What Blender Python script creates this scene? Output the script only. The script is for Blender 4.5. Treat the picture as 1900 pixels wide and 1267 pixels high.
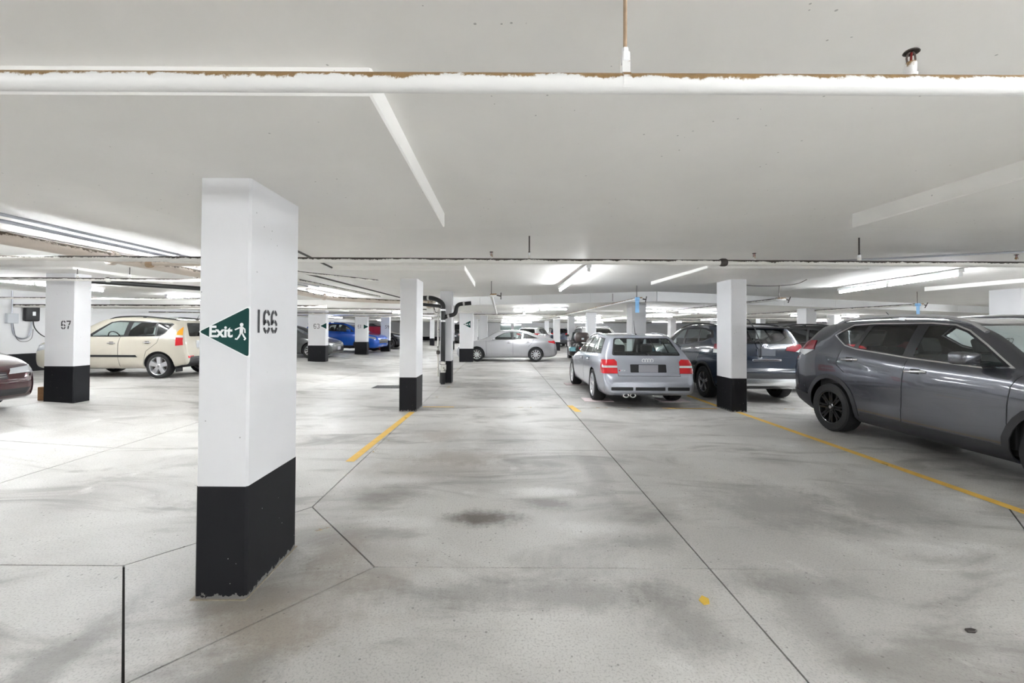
import bpy, bmesh, math, random
from mathutils import Vector, Matrix, interpolate
from mathutils.bvhtree import BVHTree
from math import pi, sin, cos, radians

for o in list(bpy.data.objects): bpy.data.objects.remove(o, do_unlink=True)
scn = bpy.context.scene
COL = scn.collection
random.seed(7)

# ------------------------------------------------------------------ camera, world, exposure
F_PX, CX, CY = 795.0, 930.06, 599.90
pit, rol = radians(0.8), radians(0.3)
fwd = Vector((0, cos(pit), sin(pit)))
rt0 = Vector((1, 0, 0)); up0 = rt0.cross(fwd)
rt = rt0*cos(rol) + up0*sin(rol); up = -rt0*sin(rol) + up0*cos(rol)
cam = bpy.data.cameras.new('camera'); cam_o = bpy.data.objects.new('camera', cam); COL.objects.link(cam_o)
cam.sensor_fit = 'HORIZONTAL'; cam.sensor_width = 36.0
cam.lens = F_PX*36.0/1900.0
cam.shift_x = (950.0-CX)/1900.0; cam.shift_y = (CY-633.5)/1900.0
cam.clip_start = 0.05; cam.clip_end = 300
M = Matrix((rt, up, -fwd)).transposed().to_4x4(); M.translation = Vector((0, 0, 1.5))
cam_o.matrix_world = M
scn.camera = cam_o
w = bpy.data.worlds.new('world'); scn.world = w; w.use_nodes = True
w.node_tree.nodes['Background'].inputs[0].default_value = (0.9, 0.95, 1, 1)
w.node_tree.nodes['Background'].inputs[1].default_value = 0.05
scn.view_settings.view_transform = 'Standard'; scn.view_settings.look = 'None'
scn.view_settings.gamma = 1.0; scn.view_settings.use_curve_mapping = False
scn.view_settings.exposure = 2.85
scn.cycles.diffuse_bounces = 6; scn.cycles.max_bounces = 10
TUBE_FILL, TUBE_MID, TUBE_LEFT, TUBE_FAR = 28.0, 13.0, 25.0, 20.0      # fluorescent tube strengths by bay; the near ones are added fill

# ------------------------------------------------------------------ helpers
def link(o, parent=None):
    COL.objects.link(o)
    if parent is not None: o.parent = parent
    return o
def tag(o, label, cat, group=None):
    o['label'] = label; o['category'] = cat
    if group: o['group'] = group
    return o
def thing(name, label, cat, loc=(0, 0, 0), rotz=0.0, group=None):
    o = link(bpy.data.objects.new(name, None)); o.empty_display_size = .1
    o.location = loc; o.rotation_euler = (0, 0, rotz)
    return tag(o, label, cat, group)
def mesh_obj(name, verts, faces, mat, parent=None, smooth=None):
    me = bpy.data.meshes.new(name); me.from_pydata([tuple(v) for v in verts], [], faces)
    me.validate(); me.update()
    return finish(name, me, mat, parent, smooth)
def finish(name, me, mat, parent=None, smooth=None):
    if mat is not None:
        for m in (mat if isinstance(mat, (list, tuple)) else [mat]): me.materials.append(m)
    if smooth is not None:
        me.shade_smooth(); me.set_sharp_from_angle(angle=radians(smooth))
    return link(bpy.data.objects.new(name, me), parent)
def bm_obj(name, bm, mat, parent=None, smooth=None):
    me = bpy.data.meshes.new(name); bm.normal_update(); bm.to_mesh(me); bm.free()
    return finish(name, me, mat, parent, smooth)
def add_box(bm, a, b, bev=0.0, seg=1, mtx=None):
    t = bmesh.new()
    r = bmesh.ops.create_cube(t, size=1)
    for v in t.verts:
        v.co = Vector([(a[i]+b[i])/2 + v.co[i]*(b[i]-a[i]) for i in range(3)])
    if bev: bmesh.ops.bevel(t, geom=t.edges[:], offset=bev, segments=seg, affect='EDGES', profile=.5)
    if mtx is not None: bmesh.ops.transform(t, matrix=mtx, verts=t.verts)
    merge(bm, t)
def merge(bm, t):
    me = bpy.data.meshes.new('tmp'); t.to_mesh(me); t.free(); bm.from_mesh(me); bpy.data.meshes.remove(me)
def box(name, a, b, mat, parent=None, bev=0.0, seg=1, mtx=None, smooth=None):
    bm = bmesh.new(); add_box(bm, a, b, bev, seg, mtx); return bm_obj(name, bm, mat, parent, smooth)
def frame_from(d):
    d = d.normalized(); a = Vector((0, 0, 1)) if abs(d.z) < .9 else Vector((1, 0, 0))
    u = d.cross(a).normalized(); v = d.cross(u).normalized(); return u, v
def add_tube(bm, pts, r, n=10, caps=True):
    pts = [Vector(p) for p in pts]; rings = []
    rs = r if isinstance(r, (list, tuple)) else [r]*len(pts)
    u = None
    for i, p in enumerate(pts):
        d = (pts[min(i+1, len(pts)-1)] - pts[max(i-1, 0)]).normalized()
        if u is None: u, v = frame_from(d)
        else:
            u = (u - d*u.dot(d)).normalized(); v = d.cross(u).normalized()
        rings.append([bm.verts.new(p + (u*cos(2*pi*k/n) + v*sin(2*pi*k/n))*rs[i]) for k in range(n)])
    for a, b in zip(rings, rings[1:]):
        for k in range(n): bm.faces.new((a[k], a[(k+1) % n], b[(k+1) % n], b[k]))
    if caps: bm.faces.new(rings[0][::-1]); bm.faces.new(rings[-1])
def tube(name, pts, r, mat, parent=None, n=10):
    bm = bmesh.new(); add_tube(bm, pts, r, n); bmesh.ops.recalc_face_normals(bm, faces=bm.faces[:])
    return bm_obj(name, bm, mat, parent, 45)
def arc(c, a, b, ang0, ang1, r, n=8):
    # points on an arc in the plane spanned by unit vectors a, b
    c, a, b = Vector(c), Vector(a), Vector(b)
    return [c + a*r*cos(ang0+(ang1-ang0)*i/n) + b*r*sin(ang0+(ang1-ang0)*i/n) for i in range(n+1)]
def bend(pts, r, n=6):
    # polyline with rounded corners
    pts = [Vector(p) for p in pts]; out = [pts[0]]
    for i in range(1, len(pts)-1):
        p, a, b = pts[i], pts[i-1], pts[i+1]
        ra = min(r, (a-p).length*.49); rb = min(r, (b-p).length*.49)
        s, e = p+(a-p).normalized()*ra, p+(b-p).normalized()*rb
        for k in range(n+1):
            t = k/n; out.append(s*(1-t)**2 + p*2*t*(1-t) + e*t*t)
    out.append(pts[-1]); return out
def revolve(bm, prof, n=32, axis='y', cap=False):
    # prof: list of (radius, offset along axis)
    rings = []
    for r, h in prof:
        ring = []
        for k in range(n):
            a = 2*pi*k/n
            if axis == 'y': co = (r*cos(a), h, r*sin(a))
            elif axis == 'x': co = (h, r*cos(a), r*sin(a))
            else: co = (r*cos(a), r*sin(a), h)
            ring.append(bm.verts.new(co))
        rings.append(ring)
    for a, b in zip(rings, rings[1:]):
        for k in range(n): bm.faces.new((a[k], a[(k+1) % n], b[(k+1) % n], b[k]))
    if cap: bm.faces.new(rings[0][::-1]); bm.faces.new(rings[-1])
    bmesh.ops.recalc_face_normals(bm, faces=bm.faces[:])
def prism(name, poly, z0, z1, mat, parent=None, bev=0.0):
    # vertical prism from an xy polygon
    n = len(poly); vs = [(x, y, z0) for x, y in poly] + [(x, y, z1) for x, y in poly]
    fs = [tuple(range(n))[::-1], tuple(range(n, 2*n))] + [(i, (i+1) % n, n+(i+1) % n, n+i) for i in range(n)]
    bm = bmesh.new(); bv = [bm.verts.new(v) for v in vs]
    for f in fs: bm.faces.new([bv[i] for i in f])
    bmesh.ops.recalc_face_normals(bm, faces=bm.faces[:])
    if bev: bmesh.ops.bevel(bm, geom=bm.edges[:], offset=bev, segments=1, affect='EDGES')
    return bm_obj(name, bm, mat, parent)

# ------------------------------------------------------------------ materials
def nt(name):
    m = bpy.data.materials.new(name); m.use_nodes = True
    t = m.node_tree; return m, t, t.nodes, t.links, t.nodes['Principled BSDF']
def plain(name, col, rough=.5, metal=0.0, coat=0.0, noise=0.0, scale=8.0, spec=.5):
    m, t, N, Lk, b = nt(name)
    b.inputs['Base Color'].default_value = (*col, 1); b.inputs['Roughness'].default_value = rough
    b.inputs['Metallic'].default_value = metal; b.inputs['Coat Weight'].default_value = coat
    b.inputs['Coat Roughness'].default_value = .04; b.inputs['Specular IOR Level'].default_value = spec
    if noise:
        tc = N.new('ShaderNodeNewGeometry'); nz = N.new('ShaderNodeTexNoise'); nz.inputs['Scale'].default_value = scale
        nz.inputs['Detail'].default_value = 6
        mx = N.new('ShaderNodeMix'); mx.data_type = 'RGBA'
        mx.inputs[6].default_value = (*[c*(1-noise) for c in col], 1); mx.inputs[7].default_value = (*[min(1, c*(1+noise)) for c in col], 1)
        Lk.new(tc.outputs['Position'], nz.inputs['Vector']); Lk.new(nz.outputs['Fac'], mx.inputs[0]); Lk.new(mx.outputs[2], b.inputs['Base Color'])
    return m
def mixc(N, Lk, fac, a, b):
    mx = N.new('ShaderNodeMix'); mx.data_type = 'RGBA'
    for i, v in ((0, fac), (6, a), (7, b)):
        if isinstance(v, (int, float)): mx.inputs[i].default_value = v
        elif isinstance(v, tuple): mx.inputs[i].default_value = (*v, 1)
        else: Lk.new(v, mx.inputs[i])
    return mx.outputs[2]
def mth(N, Lk, op, a, b=None, c=None):
    n = N.new('ShaderNodeMath'); n.operation = op
    for i, v in enumerate((a, b, c)):
        if v is None: continue
        if isinstance(v, (int, float)): n.inputs[i].default_value = v
        else: Lk.new(v, n.inputs[i])
    return n.outputs[0]
def ramp(N, Lk, fac, lo, hi):
    n = N.new('ShaderNodeMapRange'); n.interpolation_type = 'SMOOTHSTEP'
    Lk.new(fac, n.inputs[0]); n.inputs[1].default_value = lo; n.inputs[2].default_value = hi
    return n.outputs[0]
def noise(N, Lk, vec, scale, detail=5, rough=.55, dist=0.0, stretch=None):
    if stretch:
        mp = N.new('ShaderNodeMapping'); mp.inputs['Scale'].default_value = stretch; Lk.new(vec, mp.inputs['Vector']); vec = mp.outputs[0]
    n = N.new('ShaderNodeTexNoise'); Lk.new(vec, n.inputs['Vector'])
    n.inputs['Scale'].default_value = scale; n.inputs['Detail'].default_value = detail
    n.inputs['Roughness'].default_value = rough; n.inputs['Distortion'].default_value = dist
    return n.outputs['Fac']

def floor_mat():
    m, t, N, Lk, b = nt('concrete_floor')
    g = N.new('ShaderNodeNewGeometry'); P = g.outputs['Position']
    base = mixc(N, Lk, ramp(N, Lk, noise(N, Lk, P, .55, 6, .6, .4), .3, .7), (.43, .418, .398), (.61, .597, .572))
    smear = noise(N, Lk, P, 1.1, 7, .62, .9, (.55, 1.5, 1))
    base = mixc(N, Lk, ramp(N, Lk, smear, .49, .68), base, (.29, .277, .26))
    pale = noise(N, Lk, P, 1.7, 6, .6, .3)
    base = mixc(N, Lk, ramp(N, Lk, pale, .60, .80), base, (.73, .715, .69))
    # stains, plus darker patches spread under the parked cars: (x, y, rx, ry, strength, colour)
    brown, dark, pale_ = (.105, .085, .068), (.135, .125, .115), (.74, .73, .71)
    spots = [(-.14, 3.42, .30, .13, .95, brown), (.40, 3.72, .22, .16, .65, brown), (-1.05, 3.9, .30, .2, .5, brown), (-.75, 4.6, .8, .35, .35, (.2, .165, .13)),
             (2.35, 3.75, .55, .55, .5, dark), (3.3, 3.7, .45, .45, .45, dark), (2.75, 3.35, .3, .3, .3, dark), (1.05, 3.15, .28, .25, .45, dark),
             (.2, 2.45, .85, .13, .5, dark), (.95, 2.25, .22, .3, .5, dark), (1.75, 2.55, .4, .12, .35, dark), (1.62, 2.25, .16, .4, .4, dark),
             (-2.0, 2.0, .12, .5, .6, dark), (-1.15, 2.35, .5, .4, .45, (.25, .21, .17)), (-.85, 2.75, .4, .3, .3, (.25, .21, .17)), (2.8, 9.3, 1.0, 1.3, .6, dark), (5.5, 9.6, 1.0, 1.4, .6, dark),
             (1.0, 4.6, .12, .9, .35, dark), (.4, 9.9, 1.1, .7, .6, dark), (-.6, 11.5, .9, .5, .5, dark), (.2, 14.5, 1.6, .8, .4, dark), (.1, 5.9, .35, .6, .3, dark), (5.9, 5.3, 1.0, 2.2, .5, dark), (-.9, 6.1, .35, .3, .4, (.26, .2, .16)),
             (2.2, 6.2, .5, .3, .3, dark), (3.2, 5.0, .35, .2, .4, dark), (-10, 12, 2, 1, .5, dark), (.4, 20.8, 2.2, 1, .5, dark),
             (.35, 3.98, .32, .12, .75, pale_), (-.82, 3.35, .30, .12, .6, pale_), (.85, 3.25, .4, .12, .5, pale_), (-1.0, 4.25, .35, .15, .5, pale_), (2.9, 3.0, .5, .12, .45, pale_),
             (-.45, 5.0, .5, .25, .5, (.24, .19, .15)), (-1.15, 2.15, .35, .2, .5, (.25, .2, .15)), (-1.1, 2.95, .2, .3, .5, (.2, .165, .13))]
    wob = noise(N, Lk, P, 3.2, 6, .65)
    fine = noise(N, Lk, P, 26, 3, .6)
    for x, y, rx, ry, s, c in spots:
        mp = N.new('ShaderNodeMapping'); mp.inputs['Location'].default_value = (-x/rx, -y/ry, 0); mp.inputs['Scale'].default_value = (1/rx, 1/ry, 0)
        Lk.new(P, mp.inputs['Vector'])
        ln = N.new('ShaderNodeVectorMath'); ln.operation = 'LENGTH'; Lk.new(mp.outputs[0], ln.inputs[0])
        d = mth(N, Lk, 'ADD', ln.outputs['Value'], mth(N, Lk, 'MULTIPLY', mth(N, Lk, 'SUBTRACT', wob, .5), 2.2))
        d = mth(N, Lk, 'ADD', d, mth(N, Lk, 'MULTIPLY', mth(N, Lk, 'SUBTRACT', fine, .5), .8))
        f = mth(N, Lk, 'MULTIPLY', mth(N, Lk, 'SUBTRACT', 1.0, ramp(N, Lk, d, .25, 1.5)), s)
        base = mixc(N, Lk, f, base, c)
    # aggregate speckle and little pits
    sp = noise(N, Lk, P, 85, 3, .7)
    base = mixc(N, Lk, mth(N, Lk, 'MULTIPLY', ramp(N, Lk, sp, .48, .68), .5), base, (.2, .19, .18))
    vo = N.new('ShaderNodeTexVoronoi'); vo.inputs['Scale'].default_value = 30; Lk.new(P, vo.inputs['Vector'])
    sc = N.new('ShaderNodeSeparateColor'); Lk.new(vo.outputs['Color'], sc.inputs[0]); pr = sc.outputs[0]
    pit_ = mth(N, Lk, 'MULTIPLY', mth(N, Lk, 'LESS_THAN', vo.outputs['Distance'], mth(N, Lk, 'MULTIPLY', mth(N, Lk, 'POWER', pr, 4.0), .24)), mth(N, Lk, 'GREATER_THAN', noise(N, Lk, P, 2.2, 3), .47))
    base = mixc(N, Lk, mth(N, Lk, 'MULTIPLY', pit_, .6), base, (.12, .11, .1))
    Lk.new(base, b.inputs['Base Color'])
    rg = N.new('ShaderNodeMapRange'); Lk.new(smear, rg.inputs[0]); rg.inputs[3].default_value = .34; rg.inputs[4].default_value = .62
    Lk.new(rg.outputs[0], b.inputs['Roughness'])
    bp = N.new('ShaderNodeBump'); bp.inputs['Strength'].default_value = .12; bp.inputs['Distance'].default_value = .01
    Lk.new(sp, bp.inputs['Height']); Lk.new(bp.outputs[0], b.inputs['Normal'])
    return m
def paint_mat(name, col, var, pits=True, rough=.6):
    m, t, N, Lk, b = nt(name)
    g = N.new('ShaderNodeNewGeometry'); P = g.outputs['Position']
    c = mixc(N, Lk, ramp(N, Lk, noise(N, Lk, P, .9, 6, .6, .5), .25, .75), tuple(x*(1-var) for x in col), col)
    if pits:
        vo = N.new('ShaderNodeTexVoronoi'); vo.inputs['Scale'].default_value = 16; Lk.new(P, vo.inputs['Vector'])
        pm = mth(N, Lk, 'MULTIPLY', mth(N, Lk, 'LESS_THAN', vo.outputs['Distance'], .075), mth(N, Lk, 'GREATER_THAN', noise(N, Lk, P, 2.7, 3), .56))
        c = mixc(N, Lk, mth(N, Lk, 'MULTIPLY', pm, .65), c, tuple(x*.3 for x in col))
    Lk.new(c, b.inputs['Base Color']); b.inputs['Roughness'].default_value = rough
    bp = N.new('ShaderNodeBump'); bp.inputs['Strength'].default_value = .15; bp.inputs['Distance'].default_value = .01
    Lk.new(noise(N, Lk, P, 14, 5), bp.inputs['Height']); Lk.new(bp.outputs[0], b.inputs['Normal'])
    return m
def black_paint():
    m, t, N, Lk, b = nt('black_base_paint')
    g = N.new('ShaderNodeNewGeometry'); P = g.outputs['Position']
    vo = N.new('ShaderNodeTexVoronoi'); vo.inputs['Scale'].default_value = 28; Lk.new(P, vo.inputs['Vector'])
    pm = mth(N, Lk, 'MULTIPLY', mth(N, Lk, 'LESS_THAN', vo.outputs['Distance'], .07), mth(N, Lk, 'GREATER_THAN', noise(N, Lk, P, 5, 3), .58))
    sep = N.new('ShaderNodeSeparateXYZ'); Lk.new(P, sep.inputs[0])
    low = mth(N, Lk, 'MULTIPLY', mth(N, Lk, 'LESS_THAN', mth(N, Lk, 'ADD', sep.outputs[2], mth(N, Lk, 'MULTIPLY', noise(N, Lk, P, 30, 4), -.1)), -.028), .5)
    c = mixc(N, Lk, pm, (.009, .009, .011), (.45, .45, .44)); c = mixc(N, Lk, low, c, (.35, .34, .32))
    Lk.new(c, b.inputs['Base Color']); b.inputs['Roughness'].default_value = .55; b.inputs['Specular IOR Level'].default_value = .22
    return m
def worn_paint(name, keep):
    # yellow road paint; worn places let the concrete show through
    m, t, N, Lk, b = nt(name)
    g = N.new('ShaderNodeNewGeometry'); P = g.outputs['Position']
    c = mixc(N, Lk, noise(N, Lk, P, 9, 5), (.62, .36, .045), (.86, .56, .12))
    Lk.new(c, b.inputs['Base Color']); b.inputs['Roughness'].default_value = .6
    n = noise(N, Lk, P, 5.5, 9, .72, .6)
    Lk.new(ramp(N, Lk, n, 1-keep-.07, 1-keep+.07), b.inputs['Alpha'])
    return m
def pipe_mat(name, col, rust, top):
    m, t, N, Lk, b = nt(name)
    g = N.new('ShaderNodeNewGeometry'); P = g.outputs['Position']
    sep = N.new('ShaderNodeSeparateXYZ'); Lk.new(g.outputs['Normal'], sep.inputs[0])
    n = noise(N, Lk, P, 7, 7, .7); n2 = noise(N, Lk, P, 60, 4, .7)
    k = mth(N, Lk, 'ADD', sep.outputs[2], mth(N, Lk, 'MULTIPLY', mth(N, Lk, 'SUBTRACT', n, .5), 2.6))
    k = mth(N, Lk, 'ADD', k, mth(N, Lk, 'MULTIPLY', mth(N, Lk, 'SUBTRACT', n2, .5), .9))
    f = ramp(N, Lk, k, top, top+.25)
    rc = mixc(N, Lk, n2, rust, tuple(x*.35 for x in rust))
    Lk.new(mixc(N, Lk, f, col, rc), b.inputs['Base Color']); b.inputs['Roughness'].default_value = .45
    return m
def glass_mat(name, tint, gloss=1.0):
    # thin tinted pane
    m, t, N, Lk, b = nt(name); N.remove(b)
    tr = N.new('ShaderNodeBsdfTransparent'); tr.inputs[0].default_value = (*tint, 1)
    gl = N.new('ShaderNodeBsdfGlossy'); gl.inputs['Roughness'].default_value = .02; gl.inputs[0].default_value = (1, 1, 1, 1)
    lw = N.new('ShaderNodeLayerWeight'); lw.inputs[0].default_value = .5      # Schlick reflectance, the same from both faces of the pane
    refl = mth(N, Lk, 'ADD', mth(N, Lk, 'MULTIPLY', mth(N, Lk, 'POWER', lw.outputs['Facing'], 5.0), .91), .085)
    mx = N.new('ShaderNodeMixShader'); Lk.new(mth(N, Lk, 'MULTIPLY', refl, gloss), mx.inputs[0])
    Lk.new(tr.outputs[0], mx.inputs[1]); Lk.new(gl.outputs[0], mx.inputs[2]); Lk.new(mx.outputs[0], N['Material Output'].inputs[0])
    return m
def emit_mat(name, col, s):
    m, t, N, Lk, b = nt(name)
    b.inputs['Base Color'].default_value = (.9, .9, .9, 1)
    b.inputs['Emission Color'].default_value = (*col, 1); b.inputs['Emission Strength'].default_value = s
    return m
def car_paint(name, col, metal=.55, rough=.28):
    return plain(name, col, rough, metal, 1.0)

FLOOR = floor_mat()
JOINT = plain('joint_filler', (.028, .026, .024), .95)
CEIL = paint_mat('ceiling_paint', (.86, .845, .815), .06)
CEILW = paint_mat('ceiling_edge_paint', (.86, .86, .86), .03, False)
WHITE = paint_mat('white_wall_paint', (.84, .84, .845), .05)
COLW = paint_mat('column_white_paint', (.74, .74, .755), .05)
BLACKP = black_paint()
YEL = worn_paint('yellow_line_paint', .66); YELW = worn_paint('yellow_line_paint_worn', .40)
STEN = plain('stencil_black_paint', (.05, .05, .055), .7, noise=.3, scale=40)
WPIPE = pipe_mat('white_pipe_paint_rusty', (.80, .795, .78), (.42, .25, .10), .10)
GPIPE = pipe_mat('pale_pipe_dusty', (.74, .72, .68), (.07, .055, .045), .15)
BPIPE = pipe_mat('beige_pipe_dusty', (.60, .52, .45), (.10, .06, .03), .35)
COND = plain('galvanised_conduit', (.45, .46, .5), .35, .7)
RUSTROD = plain('rusty_rod', (.42, .30, .20), .7, .2, noise=.3, scale=40)
DARKROD = plain('dark_steel', (.08, .07, .065), .5, .6)
BRASS = plain('old_brass', (.17, .13, .12), .45, .7)
BLKPIPE = plain('black_drain_pipe', (.015, .015, .016), .35)
STEEL = plain('clamp_steel', (.7, .7, .7), .3, .9)
HOUSE = plain('lamp_housing_white', (.82, .82, .83), .4)
TUBES = {k: emit_mat('fluorescent_tube_'+k, (.93, .97, 1.0), v) for k, v in (('near', TUBE_FILL), ('mid', TUBE_MID), ('right', 23.0), ('left', TUBE_LEFT), ('far', TUBE_FAR))}  # the near tubes belong to the added fill lamps
GREEN = plain('sign_green', (.002, .046, .040), .55, spec=.2)
SIGNW = plain('sign_white', (.82, .84, .84), .35)
CHROME = plain('chrome', (.85, .85, .87), .08, 1.0)
SILVER = plain('silver_trim', (.75, .76, .78), .25, .9)
BLKPL = plain('black_plastic', (.018, .018, .02), .45)
GREYPL = plain('dark_grey_cladding', (.03, .03, .034), .55)
RUBBER = plain('tire_rubber', (.011, .011, .012), .7, noise=.2, scale=30)
INTER = plain('interior_dark', (.06, .06, .063), .7)
INTERG = plain('interior_grey', (.16, .16, .165), .8)
LINING = plain('cabin_lining', (.34, .34, .33), .85)
SEATD = plain('seat_fabric_dark', (.06, .06, .063), .85)
SEATG = plain('seat_leather_grey', (.22, .22, .22), .6)
GLASS = glass_mat('window_glass', (.82, .90, .88)); GLASSD = glass_mat('privacy_glass', (.55, .58, .58)); GLASSB = glass_mat('black_glass', (.05, .055, .06))
REDL = plain('red_lamp', (.55, .012, .02), .12, 0, 1.0); REDD = plain('dark_red_lamp', (.30, .02, .035), .12, 0, 1.0)
CLEARL = plain('clear_lamp', (.78, .78, .78), .12, .2, 1.0); AMBER = plain('amber_lamp', (.85, .36, .02), .12, 0, 1.0)
HEADL = plain('headlamp', (.55, .57, .6), .1, .5, 1.0)
PLATE = plain('plate_grey', (.36, .36, .40), .45)
PLATE2 = plain('plate_dark_grey', (.16, .17, .20), .45)
BLUE_T = plain('blue_tape', (.25, .50, .80), .5)
CARD = plain('floor_mat_pink', (.62, .52, .52), .7)
RIMS = plain('rim_silver', (.72, .72, .74), .28, .85); RIMB = plain('rim_gloss_black', (.012, .012, .013), .18, .2, .6)
RIMD = plain('rim_two_tone', (.45, .45, .47), .25, .9)

# ------------------------------------------------------------------ floor, ceiling, walls
def fz(x):
    if x >= -4.8: return 0.0
    if x <= -8.0: return .19
    return .19*(-4.8-x)/3.2
XL, XR, YN, YF = -13.9, 30.0, -7.0, 50.0
xs = [XL, -8.0, -4.8, -1.58, 1.32, 4.34, 7.3, 10.3, 14.5, 20, 25, XR]
ys = [YN, -2.7, 2.72, 5.35, 8.24, 13.5, 19, 25, 32, 40, YF]
vs, fs = [], []
for i, x in enumerate([XL, -8, -4.8, XR]):
    vs += [(x, YN, fz(x)-.014), (x, YF, fz(x)-.014), (x, YN, fz(x)-.25), (x, YF, fz(x)-.25)]
for i in range(3):
    a, b = i*4, i*4+4
    fs += [(a, b, b+1, a+1), (a+2, a+3, b+3, b+2), (a, a+2, b+2, b), (a+1, b+1, b+3, a+3)]
fs += [(0, 1, 3, 2), (12, 14, 15, 13)]
floor = mesh_obj('floor', vs, fs, JOINT); floor['kind'] = 'structure'
def offset_poly(poly, d):
    n = len(poly); out = []
    for i in range(n):
        p0, p1, p2 = [Vector(poly[j % n]) for j in (i-1, i, i+1)]
        e1, e2 = (p1-p0).normalized(), (p2-p1).normalized()
        n1, n2 = Vector((-e1.y, e1.x)), Vector((-e2.y, e2.x))
        k = 1+n1.dot(n2)
        out.append(p1 + (n1+n2)*(d/k))
    return out
def slab(poly):
    q = offset_poly(poly, .0055); n = len(q)
    vs = [(p.x, p.y, fz(p.x)) for p in q] + [(p.x, p.y, fz(p.x)-.014) for p in q]
    fs = [tuple(range(n))] + [(i, n+i, n+(i+1) % n, (i+1) % n) for i in range(n)]
    return mesh_obj('slab_panel', vs, fs, FLOOR, floor)
nodes = {(-1.58, 2.72): (.79, .9), (4.34, 2.72): (.84, .96)}
for i in range(len(xs)-1):
    for j in range(len(ys)-1):
        x0, x1, y0, y1 = xs[i], xs[i+1], ys[j], ys[j+1]; poly = []
        for (x, y, prev, nxt) in ((x0, y0, 'v', 'h'), (x1, y0, 'h', 'v'), (x1, y1, 'v', 'h'), (x0, y1, 'h', 'v')):
            if (x, y) in nodes:
                rx, ry = nodes[(x, y)]; sx = 1 if x == x0 else -1; sy = 1 if y == y0 else -1
                hp, vp = (x+sx*rx, y), (x, y+sy*ry)
                poly += [vp, hp] if prev == 'v' else [hp, vp]
            else: poly.append((x, y))
        slab(poly)
for (x, y), (rx, ry) in nodes.items():
    slab([(x+rx, y), (x, y+ry), (x-rx, y), (x, y-ry)])
def line(x0, y0, x1, y1, wd, mat):
    d = Vector((x1-x0, y1-y0)).normalized(); n = Vector((-d.y, d.x))*wd/2
    q = [(x0-n.x, y0-n.y), (x1-n.x, y1-n.y), (x1+n.x, y1+n.y), (x0+n.x, y0+n.y)]
    vs = [(a, b, fz(a)+.0025) for a, b in q]
    return mesh_obj('parking_line', vs, [(0, 1, 2, 3)], mat, floor)
line(-1.70, 4.85, -1.60, 7.75, .10, YEL); line(-1.56, 4.7, -1.50, 6.2, .05, YELW); line(-1.62, 3.0, -1.25, 3.35, .1, YELW)
line(4.36, 1.2, 4.37, 7.9, .105, YEL); line(4.30, 8.45, 4.28, 13.2, .11, YEL)
line(-1.5, 8.27, -.9, 8.27, .07, YEL); line(-.8, 8.27, 1.2, 8.26, .06, YELW); line(1.75, 8.26, 3.2, 8.26, .07, YELW); line(3.1, 8.25, 4.15, 8.25, .08, YEL); line(4.6, 8.25, 6.6, 8.25, .08, YELW)
line(1.42, 7.85, 1.36, 8.5, .12, YEL); line(-1.45, 8.9, -1.3, 12.5, .08, YELW)
line(4.34, 14, 4.3, 19, .1, YELW); line(-1.6, 13, -1.6, 18, .1, YELW)
for (px, py) in ((1.13, 2.40), (1.16, 2.42)):
    pass
# drain grate
gr = thing('floor_drain', 'rectangular black grate set in the floor beside the bare column', 'drain', (-2.85, 11.07, 0))
box('drain_frame', (-.42, -.25, .0), (.42, .25, .006), DARKROD, gr)
for k in range(12): box('grate_bar', (-.39+k*.066, -.22, .004), (-.355+k*.066, .22, .014), GREYPL, gr)

# ceiling: gently rising slab with dropped panels over the columns, lower slab beyond the edge beam
CZ = lambda y: 2.44 if y < 2.4 else (2.44+(y-2.4)*.0115 if y < 12 else 2.55)
yy = [YN, 2.4, 12, YF]; vs, fs = [], []
for y in yy: vs += [(XL, y, CZ(y)), (XR, y, CZ(y)), (XL, y, CZ(y)+.3), (XR, y, CZ(y)+.3)]
for i in range(3):
    a, b = i*4, i*4+4; fs += [(a, b, b+1, a+1), (a+2, a+3, b+3, b+2), (a, a+2, b+2, b), (a+1, b+1, b+3, a+3)]
fs += [(0, 1, 3, 2), (12, 14, 15, 13)]
ceil = mesh_obj('ceiling', vs, fs, CEIL); ceil['kind'] = 'structure'
def drop(x0, x1, y0, y1, z):
    box('drop_panel', (x0, y0, z), (x1, y1, CZ((y0+y1)/2)+.06), CEIL, ceil, bev=.008)
drop(-2.50, -.473, 1.53, 3.53, 2.34); drop(2.85, 5.6, 1.3, 3.48, 2.34)
drop(-2.66, -.57, 6.68, 9.3, 2.415); drop(3.13, 5.6, 6.5, 8.97, 2.445); drop(9.78, 12.4, 7.2, 9.9, 2.43)
drop(-9.2, -7.06, 7.05, 9.2, 2.45); drop(-9.2, -7.06, 1.6, 3.7, 2.36)
lower = [(4.2, 11.6), (22.7, 18.8), (XR, 21.6), (XR, YF), (XL, YF), (XL, 15.2), (-2.4, 16.2), (-2.4, 14.6)]
prism('lowered_slab', lower, 2.285, 2.70, CEIL, ceil)
for p in (((-2.3, 14.55), (4.2, 11.6)), ((4.2, 11.6), (22.7, 18.8))):   # white painted beam face
    a, b = Vector(p[0]), Vector(p[1]); d = (b-a).normalized(); n = Vector((d.y, -d.x))*.03
    L = (b-a).length; k = 4 if L < 9 else 8
    for i in range(k):
        s, e = a+d*(L*i/k+.004), a+d*(L*(i+1)/k-.004)
        prism('beam_face_panel', [(s.x+n.x, s.y+n.y), (e.x+n.x, e.y+n.y), (e.x, e.y), (s.x, s.y)], 2.28, 2.56, CEILW, ceil)
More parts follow.
